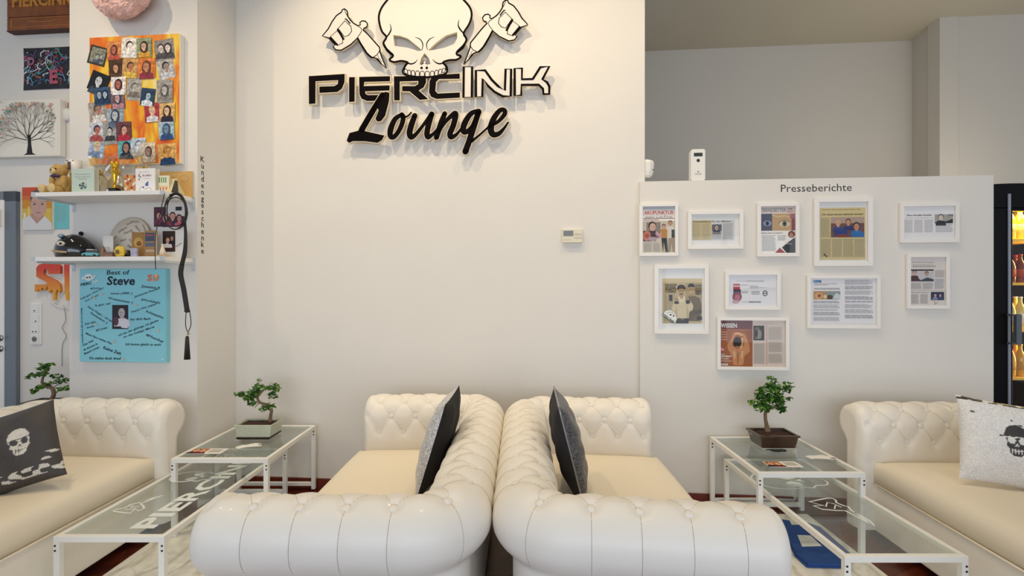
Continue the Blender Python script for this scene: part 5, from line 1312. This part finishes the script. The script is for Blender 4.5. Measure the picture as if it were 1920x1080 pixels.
p.rect(*u(812, 352), *u(928, 527), '2a2530').face(*u(885, 405), .045, 'b8b0b0', '2a2228', 'd8d4dc', -1).poly([u(868,480), u(905,455), u(926,470), u(926,522), u(880,518)], 'dcd8e0').ell(*u(840, 470), .03, .05, '5a3a44')
p.ell(*u(638, 150), .05, .038, 'e4e8ea').ell(*u(628, 152), .012, .009, '34444c').ell(*u(648, 150), .012, .009, '34444c').poly([u(585,150), u(612,140), u(616,160), u(590,170)], 'd0dce0').poly([u(662,150), u(690,128), u(694,140), u(668,172)], 'd0dce0')
t_('PIERC', 582, 215, 16, 10, 80, .02); t_('INK', 668, 195, 14, 14, 50, 0, 'e4ecee')
t_('S', 1064, 176, 36, 0, 36, .04, 'd87850'); t_('D', 1108, 176, 36, 0, 40, .04, 'dc8858')
for x, y in ((735,275),(985,352),(692,495),(825,620),(893,748),(1146,538),(680,300)): p.ell(*u(x, y), .016, .013, 'c8b8a0', 10)
p.ell(*u(1150, 226), .012, .011, '2c6c58', 10); p.lines(*u(1170, 740), *u(1188, 752), 1, 'dce8ea')
p.done('handwriting', st, (0, -.0344, Hh*.005))

# ================================================================ SHELVES
M_shelf = mat('white_shelf_board', (236, 234, 230), .4); M_brk = mat('light_bracket', (196, 204, 208), .4, .2)
s_bl = ws(139, 400, PO)[0]; s_br = ws(362, 400, PO)[0]; SD = .245
def shelf(label, ytop_back, px_):
    zt = px_
    root = wall_thing('wall_shelf', label, 'shelf', (s_bl+s_br)/2, PO+.001, zt-.024, 'white wall shelves'); W_ = s_br-s_bl
    obj('board', MB().box(-W_/2, -SD, 0, W_/2, 0, .024), M_shelf, root, bevel=.0015)
    for sx in (-1, 1):
        x = sx*(W_/2+.002)
        m = MB().box(x-.0015, -SD+.02, -.010, x+.0015, 0, .002)
        m.box(x-.011, -.003, -.050, x+.011, 0, .026).box(x-.012, -SD-.002, -.001, x+.012, -SD+.0, .025)
        m.lathe([(.003, 0), (.003, -.002)], x, -.003, 8, axis='y', cz=-.038)
        obj('bracket', m, M_brk, root)
    return zt
zs1 = ws(220, 361, PO+.2)[1]; zs2 = ws(220, 482, PO+.2)[1]
zs1 = shelf('upper white wall shelf with books, teddy bear and wrapped gifts', 0, zs1)
zs2 = shelf('lower white wall shelf with black helmet, toy car and handwritten disc', 0, zs2)
def on(px, out, z): s_ = ws(px, 400, PO+out)[0]; return s_, PO+out, z+.0006
def pw(px0, px1, out): return ws(px1, 400, PO+out)[0]-ws(px0, 400, PO+out)[0]
def hz(py, out, z): return ws(220, py, PO+out)[1]-z
M_fur = mat('golden_plush', (196, 158, 92), .95, bump=1, bscale=180, noise=.15, nscale=60); M_fur2 = mat('pale_plush', (222, 196, 140), .95, bump=1, bscale=180)
# teddy bear
te = wall_thing('teddy_bear', 'golden plush teddy bear sitting at the left end of the upper shelf', 'plush toy', *on(114, .14, zs1)); te.scale = (.86, .86, .86)
m = MB(); m.ball((.02, 0, .075), (.05, .042, .07)).ball((.0, -.01, .165), (.052, .045, .045)).ball((-.036, 0, .200), (.018, .01, .018), 10, 7).ball((.036, 0, .200), (.018, .01, .018), 10, 7)
m.ball((.055, -.03, .085), (.018, .022, .045)).ball((-.025, -.035, .09), (.016, .020, .045)).ball((-.035, -.055, .028), (.030, .045, .026)).ball((.035, -.06, .026), (.030, .045, .026))
obj('body', m, M_fur, te)
obj('muzzle', MB().ball((-.004, -.052, .155), (.024, .016, .019)), M_fur2, te)
obj('paw_pads', MB().ball((-.042, -.092, .034), (.027, .013, .030)).ball((.035, -.098, .034), (.028, .013, .030)), M_fur2, te)
obj('eyes', MB().ball((-.020, -.052, .172), .005, 8, 6).ball((.018, -.054, .172), .005, 8, 6).ball((-.004, -.067, .160), (.007, .004, .005), 8, 6), M_black, te)
obj('bow', MB().ball((.0, -.042, .125), (.036, .014, .011)), mat('purple_ribbon', (70, 44, 84), .5), te)
def book(name, label, px0, px1, pyt, out, zs, th, bg, paint, rz=0, cover=None, cat='book', tilt=0, spine=None):
    W_ = pw(px0, px1, out); h = hz(pyt, out, zs)
    root = wall_thing(name, label, cat, *on((px0+px1)/2, out, zs)); root.rotation_euler = (tilt, 0, -TH+rz)
    obj('page_block', MB().box(-W_/2+.002, .002, .002, W_/2-.003, th-.002, h-.002), mat('paper_pages', (214, 208, 190), .8), root)
    obj('cover', MB().box(-W_/2, 0, 0, W_/2, .002, h).box(-W_/2, th-.002, 0, W_/2, th, h).box(-W_/2, .002, 0, -W_/2+.002, th-.002, h), mat(cover or ('cover_'+bg), [int(bg[i:i+2], 16) for i in (0, 2, 4)], .5), root, bevel=.0008)
    p = PR(W_*.98, h*.99, bg, .0003); paint(p); p.done('cover_print', root, (0, -.0002, h*.004)); return root
def c1(p):
    p.text('Freundschaft ist', .14, .24, .055, '6a5a58', w=.70).text('das kostbarste', .16, .34, .05, '6a5a58', w=.66).text('Geschenk', .30, .43, .05, '6a5a58', w=.38)
    for k in range(9): a = k*2*PI/9; p.ell(.5+.13*math.cos(a), .68+.10*math.sin(a), .06, .045, '3f5a6a' if k % 2 else 'a8b4a8', 10)
    p.ell(.5, .68, .07, .05, '566a70')
book('gift_book', 'pale green gift book with grey wreath beside the teddy bear', 134, 177, 315, .17, zs1, .030, 'bfd0c4', c1)
def c2(p):
    p.text('Sag es durch', .18, .16, .05, '6a6468', w=.5).text('BLUMEN', .36, .32, .07, '8a5058', w=.45, bold=.03).lines(.4, .40, .8, .43, 1, '9a9498')
    p.line(catmull([(.2,.9),(.3,.75),(.5,.85),(.7,.78),(.85,.92)], 4), .0018, '3a4a7a').ell(.58, .66, .09, .07, '5a6ca8').ell(.62, .58, .05, .04, '4a5c98').ell(.4, .76, .05, .03, '4a5a8a')
    p.line(catmull([(.2,.5),(.22,.4),(.2,.25)], 4), .0015, '4a3a3a').ell(.16, .30, .035, .025, '6a4a50').ell(.25, .34, .035, .025, '6a4a50').ell(.2, .24, .03, .025, '6a4a50').ell(.17, .44, .03, .025, '6a4a50')
book('gift_book', 'white gift book with BLUMEN on the cover and a blue bird', 254, 291, 317, .17, zs1, .032, 'e8e6e4', c2)
# small patterned card
book('small_picture_card', 'small orange patterned card between trophy and white book', 233, 253, 329, .16, zs1, .006, 'c08a5a', lambda p: [p.ell(random.Random(k).random(), random.Random(k+50).random(), .12, .08, ('e0d8c8', 'a84a28', 'd89a50')[k % 3], 8) for k in range(26)] and None, .1, cat='card')
# tulip card and yellow board
book('tulip_card', 'small card with green stripes and orange tulips on the upper shelf', 297, 317, 331, .15, zs1, .010, 'e0dcc0', lambda p: [p.rect(.05+.2*k, .1, .15+.2*k, .4, '4a8a50') for k in range(4)] + [p.poly([(.1+.28*k,.55),(.2+.28*k,.7),(.3+.28*k,.55),(.25+.28*k,.95),(.15+.28*k,.95)], 'd07030') for k in range(3)] and None, cat='card')
book('wooden_board', 'yellow wooden board with dark line drawing leaning at the right end of upper shelf', 297, 361, 324, .012, zs1, .018, 'd0a868', lambda p: p.line(catmull([(.1,.3),(.3,.15),(.5,.3)], 4), .0015, '5a4020').line(catmull([(.62,.25),(.75,.15),(.9,.3),(.75,.42),(.66,.3)], 4), .0012, '6a4c28').line([(.7,.9),(.8,.6),(.95,.85)], .0012, 'e8d8a0'), cat='board')
# triangular desk photo
tp = wall_thing('photo_calendar', 'cream triangular stand with a dark photo on the upper shelf', 'photo stand', *on(326, .12, zs1))
obj('stand', MB().add([(-.035,-.04,0),(.045,-.03,0),(.045,.03,0),(-.035,.03,0),(-.01,-.005,.088),(.02,-.002,.088)], [(0,3,2,1),(0,1,5,4),(1,2,5),(2,3,4,5),(3,0,4)]), mat('cream_card', (212, 196, 150), .6), tp)
obj('photo', MB().add([(.012,-.036,.004),(.052,-.030,.002),(.030,-.008,.075),(.014,-.010,.080)], [(0,1,2,3)]), mat('dark_photo', (46, 38, 36), .3), tp)
# cellophane gifts
M_cel = glassmat('cellophane', (.96, .94, .87), .10, .16)
M_gold = mat('gold_ribbon', (214, 170, 60), .3, .7)
def gift(label, px, out, w, h, inner, seed, bowz):
    root = wall_thing('wrapped_gift', label, 'gift', *on(px, out, zs1)); R = random.Random(seed)
    if inner == 'box': obj('gift_contents', MB().box(-w*.34, -w*.25, .002, w*.34, w*.25, h*.30), mat('kraft_gift', (196, 170, 120), .7), root, bevel=.004)
    elif inner == 'cup': obj('gift_contents', MB().lathe([(.028, .002), (.032, .01), (.034, .055), (.030, .060), (.018, .062)], n=18), mat('white_jar', (206, 200, 186), .35), root)
    elif inner == 'hat': obj('gift_contents', MB().lathe([(.05, .002), (.052, .008), (.035, .012), (.030, .05), (.012, .07)], n=18), mat('olive_hat', (120, 100, 66), .7), root)
    m = MB(); prof = [(w*.42, .001), (w*.48, h*.12), (w*.40, h*.34), (w*.13, h*.52), (w*.06, h*.56), (w*.20, h*.68), (w*.46, h*.92), (w*.55, h)]
    n = 22; v = []
    for r, z in prof:
        for k in range(n):
            a = 2*PI*k/n; rr = r*(1+R.uniform(-.16, .16)); v.append((rr*math.cos(a), rr*math.sin(a)*.62, z+R.uniform(-.010, .010)*(z > .02)))
    fs = [(i*n+k, i*n+(k+1) % n, (i+1)*n+(k+1) % n, (i+1)*n+k) for i in range(len(prof)-1) for k in range(n)]
    obj('cellophane_wrap', m.add(v, fs), M_cel, root)
    b = MB(); b.lathe([(w*.075, -.005), (w*.075, .005)], 0, 0, 12, cz=h*.56)
    for sg in (-1, 1):
        b.tube(catmull([(0, -.02, h*.56), (sg*.024, -.03, h*.56+.02), (sg*.036, -.026, h*.56+.003), (0, -.022, h*.56)], 5), .003, 6)
        b.tube(catmull([(0, -.022, h*.56), (sg*.018, -.032, h*.56-.03), (sg*.012, -.036, h*.56-.055)], 4), .0022, 6)
    obj('ribbon_bow', b, M_gold, root)
gift('cellophane wrapped jar with gold bow beside the pale green book', 190, .10, .13, .23, 'cup', 4, 0)
gift('cellophane wrapped gift with crumpled tall wrapping behind the gold trophy', 222, .06, .15, .25, 'hat', 6, 0)
gift('cellophane wrapped box behind the white book with BLUMEN', 272, .085, .17, .27, 'box', 9, 0)
# mug behind
mg = wall_thing('photo_mug', 'white mug with dark print standing on the yellow tin behind the green book', 'mug', *on(141, .07, zs1+.148))
obj('cup', MB().lathe([(.030, 0), (.034, .004), (.035, .075), (.032, .075), (.031, .01)], n=22), M_offw, mg)
obj('printed_mark', MB().box(-.014, -.0365, .012, .006, -.035, .060).box(-.028, -.0320, .066, .020, -.0305, .071), mat('mug_print', (90, 74, 66), .5), mg)
yt = wall_thing('yellow_tin', 'yellow tin standing behind the pale green book', 'tin', *on(148, .07, zs1))
obj('tin_body', MB().lathe([(.042, 0), (.042, .13)], n=24), mat('yellow_tin_paint', (222, 190, 70), .4), yt); obj('lid', MB().lathe([(.044, .13), (.044, .146), (.040, .147)], n=24), mat('yellow_lid', (230, 204, 90), .4), yt)
# trophy
tq = wall_thing('gold_trophy', 'small golden trophy figure on a black base on the upper shelf', 'trophy', *on(215, .16, zs1))
M_gm = mat('gold_metal', (222, 176, 50), .22, .9)
obj('base', MB().box(-.022, -.02, 0, .022, .02, .032), M_black, tq, bevel=.002)
obj('stem', MB().lathe([(.020, .032), (.008, .045), (.006, .07), (.012, .10), (.016, .125), (.010, .14), (.007, .15)], n=16), M_gm, tq)
obj('figure', MB().ball((0, 0, .160), (.022, .018, .018), 10, 8).ball((-.014, 0, .178), (.013, .012, .013), 8, 6).ball((.014, 0, .176), (.012, .012, .013), 8, 6), M_gm, tq)
# --- lower shelf
he = wall_thing('skull_helmet', 'glossy black helmet with painted skull eyes and teeth on the lower shelf', 'helmet', *on(138, .13, zs2)); he.rotation_euler = (0, 0, -TH+math.radians(36)); M_hg = mat('gloss_black', (12, 12, 14), .12, coat=.6)
m = MB(); m.ball((.012, 0, .045), (.100, .085, .096), 30, 20)
m.v = [(x+(.18*(.06-z) if x > 0 else -.10*max(0, .05-z)), y, max(z, .001)) for x, y, z in m.v]
obj('shell', m, M_hg, he)
obj('eye', MB().ball((-.044, -.072, .078), (.020, .012, .014), 12, 8), mat('bone_white', (216, 208, 190), .5), he); obj('pupil', MB().ball((-.044, -.0835, .078), (.007, .004, .007), 8, 6), M_black, he)
tm = MB()
for k in range(8): tm.box(-.088+k*.009, -.052-.0045*k, .030-.001*k, -.081+k*.009, -.035-.0045*k, .042-.001*k)
obj('teeth', tm, mat('gold_teeth', (180, 150, 90), .4), he)
obj('chrome_badge', MB().ball((-.050, -.030, .125), (.018, .02, .012), 10, 8), mat('chrome_blue', (150, 180, 196), .2, .8), he)
ta = wall_thing('black_tassel_figure', 'small black tasselled figure leaning behind the helmet', 'ornament', *on(152, .035, zs2))
m = MB().ball((0, 0, .155), .013, 10, 8).lathe([(.006, .09), (.012, .135), (.008, .146)], n=10)
for k in range(9): a = k*2*PI/9; m.tube([(.006*math.cos(a), .006*math.sin(a), .14), (.018*math.cos(a), .015*math.sin(a), .09), (.024*math.cos(a), .018*math.sin(a), .005)], .0032, 5)
obj('tassels', m, mat('black_thread', (24, 22, 28), .8), ta)
ca = wall_thing('toy_car', 'turquoise and white toy car at the front of the lower shelf', 'toy car', *on(172, .19, zs2)); ca.rotation_euler = (0, 0, -TH+.12)
M_tq = mat('turquoise_enamel', (96, 168, 178), .25, coat=.5)
obj('body', MB().prism([(-.045,.008),(.045,.008),(.046,.022),(.028,.026),(-.030,.026),(-.046,.021)], -.018, .018), M_tq, ca, bevel=.003)
obj('cabin', MB().prism([(-.028,.026),(.026,.026),(.016,.042),(-.018,.042)], -.015, .015), mat('car_window', (70, 80, 88), .15), ca, bevel=.002)
obj('roof', MB().box(-.020, -.0155, .041, .018, .0155, .0445), M_white, ca, bevel=.001)
for x in (-.028, .028):
    for y in (-.019, .013): obj('wheel', MB().lathe([(.008, 0), (.008, .006)], x, y, 12, axis='y', cz=.009), M_black, ca)
ch = wall_thing('miniature_church', 'small brown souvenir church with pointed tower on the lower shelf', 'souvenir', *on(200, .18, zs2)); M_ch = mat('brown_resin', (138, 104, 84), .7, noise=.2, nscale=80)
obj('nave', MB().box(-.012, -.012, 0, .045, .012, .020), M_ch, ch); obj('roof', MB().add([(-.012,-.014,.020),(.047,-.014,.020),(.047,.014,.020),(-.012,.014,.020),(-.012,0,.032),(.047,0,.032)], [(0,1,5,4),(2,3,4,5),(0,4,3),(1,2,5),(0,3,2,1)]), mat('church_roof', (110, 96, 96), .7), ch)
obj('tower', MB().box(-.030, -.009, 0, -.012, .009, .040).add([(-.030,-.009,.04),(-.012,-.009,.04),(-.012,.009,.04),(-.030,.009,.04),(-.021,0,.070)], [(0,1,4),(1,2,4),(2,3,4),(3,0,4)]), M_ch, ch)
# handwritten disc
di = wall_thing('handwritten_disc', 'large round pale disc with handwriting leaning on the wall above lower shelf', 'disc', *on(237, .055, zs2)); rr = .128
di.rotation_euler = (math.radians(-9), 0, -TH)
obj('disc', MB().lathe([(rr, 0), (rr, .014)], 0, 0, 40, axis='y', cz=rr), mat('birch_disc', (226, 214, 196), .7), di)
obj('rim', MB().lathe([(rr+.002, .002), (rr+.002, .012)], 0, 0, 40, axis='y', cz=rr), mat('disc_rim', (184, 160, 128), .8), di)
p = PR(rr*2, rr*2, 'e6dccb', .0004); p.b = MB(); p.y = -.0004
for t, x, y, h_, r_ in (('Juliane', .22, .38, .06, 32), ('Sarah', .40, .20, .055, 28), ('Chris', .54, .13, .05, 0), ('Maria', .60, .24, .06, -38), ('Lena', .80, .20, .055, -62), ('Dani', .36, .42, .06, 22), ('Kevin', .50, .34, .06, -30), ('LOVE', .50, .55, .06, -50), ('Anna', .66, .42, .055, -48), ('Tina', .12, .56, .05, 60), ('Nico', .30, .60, .055, 20), ('Bea', .22, .75, .05, 70), ('Max', .48, .72, .06, -20), ('Petra', .74, .55, .06, -70), ('Jo', .60, .70, .06, 10)):
    p.text(t, x, y, h_, '4a3c3c', rot=r_)
p.done('handwriting', di, (0, -.0002, 0))
def paint_none(c): return lambda p: p.ell(.5, .5, .3, .3, c)
book('framed_photo', 'white card with handwriting standing at the left foot of the round disc', 193, 212, 442, .10, zs2, .004, 'e4e0da', lambda p: p.lines(.1, .5, .8, .9, 6, '8a8480'), cat='card')
yc = wall_thing('yellow_bag', 'small crumpled yellow paper bag on the lower shelf', 'bag', *on(225, .185, zs2))
m = MB().ball((0, 0, .032), (.032, .020, .032), 14, 10); R = random.Random(4); m.v = [(x+R.uniform(-.003, .003), y+R.uniform(-.003, .003), max(0, z+R.uniform(-.003, .003))) for x, y, z in m.v]; m.sm = [False]*len(m.sm)
obj('paper', m, mat('yellow_paper', (222, 190, 70), .6, noise=.2, nscale=60), yc)
obj('mark', MB().box(-.006, -.0245, .016, .012, -.021, .040), mat('brown_mark', (120, 90, 50), .7), yc)
la = wall_thing('lavender_stone', 'small lavender patterned pouch beside the yellow bag', 'pouch', *on(252, .185, zs2))
m = MB().box(-.020, -.010, 0, .020, .012, .052); obj('body', m, mat('lavender_cloth', (170, 166, 190), .6, noise=.25, nscale=60), la, bevel=.008, seg=3)
bb = wall_thing('dark_bottle_case', 'small black lump between the yellow bag and lavender pouch', 'ornament', *on(239, .15, zs2)); obj('body', MB().ball((0, 0, .022), (.024, .02, .0218), 12, 8), M_black, bb)
book('wooden_box', 'brown wooden picture box with pale stone standing behind the lavender pouch', 247, 272, 436, .14, zs2, .02, '9c7440', lambda p: p.ell(.5, .4, .35, .2, 'c09a50').ell(.55, .45, .2, .1, '7a5428'), cat='box')
book('wooden_box', 'blue and brown printed box standing right of the brown box', 271, 291, 433, .16, zs2, .02, '9a7850', lambda p: p.rect(.05, .08, .95, .40, '3c4a60').rect(.05, .45, .95, .6, '5a5f70').text('GREEN', .1, .80, .08, 'dcd4c8', w=.8).rect(.1, .15, .8, .2, 'a85048'), cat='box')
book('wedding_photo_card', 'white card with dark wedding photo and signature on the lower shelf', 301, 346, 433, .085, zs2, .004, 'e2e0dc', lambda p: p.rect(.08, .02, .62, .78, '382624').face(.30, .35, .09, 'd8a890', '3a2820', 'e4e0dc').face(.48, .28, .07, 'c09078', '241c18', '20202a').text('Alles Liebe', .66, .62, .07, '3a3436', w=.28, rot=30), cat='card')
fg = wall_thing('couple_figurine', 'small white figurine on a wooden base before the wedding photo', 'figurine', *on(305, .16, zs2)); obj('base', MB().box(-.026, -.016, 0, .026, .016, .012), mat('light_wood', (196, 166, 116), .6), fg, bevel=.002)
obj('figure', MB().lathe([(.018, .012), (.014, .035), (.008, .055), (.006, .062)], n=14).ball((0, 0, .068), .008, 10, 8), mat('cream_figure', (222, 206, 184), .5), fg)
wp = wall_thing('pinned_photo', 'colour photo of laughing people pinned on the pier above the lower shelf', 'photo', sum(ws(x, 410, PO)[0] for x in (289, 346))/2, PO+.001, ws(317, 427, PO)[1])
W_ = ws(346, 410, PO)[0]-ws(289, 410, PO)[0]
p = PR(W_, ws(317, 388, PO)[1]-ws(317, 427, PO)[1], 'dcd8d6', .0008); p.rect(.0, .0, .4, .95, '583040').rect(.28, .45, 1, .97, '4a2c40').face(.16, .4, .08, 'd89888', '3a2028', '7a3050').face(.36, .52, .08, 'd8a090', '4a2c28', '402838').face(.62, .45, .09, 'd89c88', '30201c', '2c3048').face(.84, .55, .08, 'c88c78', '2a1c1c', 'c86070').rect(.42, .7, .6, .9, 'b02c4c').rect(.72, 0, .92, .18, '2c2a34').line([(.45,.3),(.6,.55),(.8,.35)], .006, 'd09888'); p.done('print', wp)
# whip
M_whip = mat('black_leather_cord', (20, 16, 16), .5, bump=.5, bscale=300)
W0 = wpt(*[ws(348, 674, PO+.27)[0], PO+.27, ws(348, 674, PO+.27)[1]])
wh = thing('leather_whip', 'coiled black leather whip with tassel hanging off the right shelf ends', 'whip', W0, -TH)
def wl(px, py, out=.27): s_, z_ = ws(px, py, PO+out); q = wpt(s_, PO+out, z_)-W0; return (q.x*CT-q.y*ST, q.x*ST+q.y*CT, q.z)
coil = MB()
for k, (cx, cy, rx, ry) in enumerate(((328,397,20,33),(330,394,18,30),(327,400,22,30))):
    coil.tube([wl(cx+rx*math.sin(a*PI/15)+k, cy-ry*math.cos(a*PI/15), .262+.006*k+.004*math.sin(a*PI/15)) for a in range(31)], .0032, 7)
obj('coiled_lash', coil, M_whip, wh)
hnd = MB(); hnd.tube(catmull([wl(318, 366), wl(334, 362), wl(346, 376), wl(351, 400), wl(347, 412), wl(348, 440), wl(347, 470), wl(341, 497)], 5), [.0045]*20+[.0055, .006, .0065, .007, .0075, .008, .0085, .009, .0095, .010, .0105, .011, .011, .011, .011, .011], 9)
obj('handle_grip', hnd, M_whip, wh)
g2 = MB(); g2.tube(catmull([wl(341, 497), wl(339, 515), wl(345, 545), wl(351, 583)], 5), .0125, 10); g2.ball(wl(351, 583), (.015, .015, .010), 12, 8); obj('braided_grip', g2, M_whip, wh)
lo_ = MB(); lo_.tube(catmull([wl(349, 585), wl(348, 608), wl(352, 622), wl(358, 608), wl(356, 585)], 5), .0022, 6); obj('hanging_loop', lo_, M_whip, wh)
obj('metal_clasp', MB().ball(wl(353, 625), (.006, .005, .010), 10, 8), mat('brass_clasp', (170, 140, 96), .3, .8), wh)
ts = MB(); a0 = wl(351, 633); ts.ball(a0, (.009, .009, .010), 12, 8)
for k in range(16):
    a = k*2*PI/16; ts.tube([(a0[0]+.006*math.cos(a), a0[1]+.006*math.sin(a), a0[2]), (a0[0]+.014*math.cos(a), a0[1]+.012*math.sin(a), wl(350, 674)[2])], .0032, 5)
obj('tassel', ts, M_whip, wh)
ln = MB(); ln.tube(catmull([wl(309, 362), wl(302, 392), wl(292, 440), wl(291, 480), wl(292, 505)], 5), .0022, 6); obj('thin_lash', ln, M_whip, wh)
obj('bead', MB().ball(wl(292.5, 518), (.006, .006, .012), 10, 8), mat('pink_bead', (214, 150, 120), .4), wh)

# ================================================================ DRINKS FRIDGE
FX0, FX1, FY0, FY1 = 2.93, 3.68, 3.32, 3.92
fr_ = thing('drinks_fridge', 'black glass-door fridge with lit shelves of bottles behind the partition', 'fridge', ((FX0+FX1)/2, (FY0+FY1)/2, 0), 0)
fx, fy = (FX0+FX1)/2, (FY0+FY1)/2; M_fb = mat('fridge_black', (6, 6, 9), .45, spec=.15)
hw, hd_ = (FX1-FX0)/2, (FY1-FY0)/2
m = MB().box(-hw, -hd_+.06, .02, -hw+.04, hd_, 1.93).box(hw-.04, -hd_+.06, .02, hw, hd_, 1.93).box(-hw+.04, hd_-.04, .02, hw-.04, hd_, 1.93).box(-hw+.04, -hd_+.06, .02, hw-.04, hd_-.04, .30).box(-hw+.04, -hd_+.06, 1.86, hw-.04, hd_-.04, 1.93)
obj('cabinet_body', m, M_fb, fr_, bevel=.004)
top = [(-hw, 1.85)]+[(hw*math.sin(math.radians(a)), 1.965+.045*math.cos(math.radians(a))) for a in range(-90, 91, 10)]+[(hw, 1.85)]
obj('arched_header', MB().prism(top, -hd_, -hd_+.058), M_fb, fr_, bevel=.004)
xb = (1892-960)/F*FY0-fx        # pale bar
gx = (1899-960)/F*FY0-fx
dd = obj('glass_door', MB().box(-hw, -hd_, .05, gx, -hd_+.05, 1.848).box(hw-.05, -hd_, .05, hw, -hd_+.05, 1.848).box(gx, -hd_, .05, hw-.05, -hd_+.05, .34).box(gx, -hd_, 1.83, hw-.05, -hd_+.05, 1.848), M_fb, fr_, bevel=.003)
obj('door_pane', MB().box(gx+.001, -hd_+.02, .341, hw-.051, -hd_+.026, 1.829), glassmat('fridge_glass', (.96, .96, .96)), dd)
obj('light_strip', MB().box(xb-.010, -hd_-.006, .40, xb+.007, -hd_-.0005, 1.94), mat('grey_strip', (150, 156, 172), .4), dd)
zh0, zh1 = H+(540-645)/F*FY0, H+(540-588)/F*FY0
m = MB().rbox(xb-.004, -hd_-.055, zh0, xb+.030, -hd_-.030, zh1, .010); m.box(xb-.02, -hd_-.05, zh1-.012, xb+.01, -hd_-.001, zh1-.002); m.box(xb-.02, -hd_-.05, zh0+.002, xb+.01, -hd_-.001, zh0+.012)
obj('door_handle', m, mat('grey_handle', (96, 104, 112), .4), dd, bevel=.002)
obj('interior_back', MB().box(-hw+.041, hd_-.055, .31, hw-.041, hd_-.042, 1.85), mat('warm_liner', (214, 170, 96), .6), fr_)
SH = [H+(540-y)/F*(FY0+.12) for y in (449, 530, 617, 706)]
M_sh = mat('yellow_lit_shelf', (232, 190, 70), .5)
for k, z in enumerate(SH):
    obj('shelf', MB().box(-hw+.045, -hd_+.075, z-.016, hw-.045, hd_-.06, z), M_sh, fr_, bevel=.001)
lampl = area('fridge_lamp', (fx, fy-.20, 1.84), (0, 0, 0), .5, .10, 5, (1, .74, .26)); 
area('fridge_lamp', (fx+.30, fy-.20, 1.1), (0, math.radians(90), 0), 1.3, .10, 9, (1, .74, .26))
KIND = [('yellow soda', (236, 200, 40), (240, 224, 120)), ('dark cola', (120, 36, 14), (170, 60, 30)), ('pale lemonade', (226, 208, 120), (236, 232, 220)), ('golden beer', (214, 164, 30), (200, 150, 50))]
def bottle(kind, k, x, y, z, lab, copy=None):
    if copy:
        r = copy.copy(); COL.objects.link(r); r.location = (x, y, z); r['label'] = lab
        for c in copy.children: d_ = c.copy(); COL.objects.link(d_); d_.parent = r
        return r
    r = thing('drink_bottle', lab, 'bottle', (x, y, z), 0, 'bottles in the fridge'); hb_ = .215 if k != 1 else .19
    obj('glass_body', MB().lathe([(.027, 0), (.030, .006), (.030, hb_*.55), (.024, hb_*.68), (.012, hb_*.82), (.011, hb_*.95)], n=16), mat('drink_'+kind[0].replace(' ', '_'), kind[1], .12, coat=.5), r)
    obj('bottle_cap', MB().lathe([(.013, hb_*.95), (.013, hb_), (.011, hb_+.002)], n=12), mat('cap_%d' % k, ((230, 196, 60), (180, 40, 30), (230, 228, 220), (200, 160, 60))[k], .35, .3), r)
    obj('paper_label', MB().lathe([(.0306, hb_*.2), (.0306, hb_*.48)], n=16), mat('label_%d' % k, kind[2], .6), r)
    return r
names = ['top', 'second', 'third', 'lowest']
for k, z in enumerate(SH):
    first = None
    for j in range(2):
        for i in range(4):
            lab = '%s bottle on the %s lit fridge shelf, %s row, %s from the door frame' % (KIND[k][0], names[k], ('front', 'back')[j], ('first', 'second', 'third', 'fourth')[i])
            b_ = bottle(KIND[k], k, fx+gx+.045+i*.068, FY0+.135+j*.10, z+.0006, lab, first); first = first or b_
            b_['group'] = 'bottles on the %s fridge shelf' % names[k]
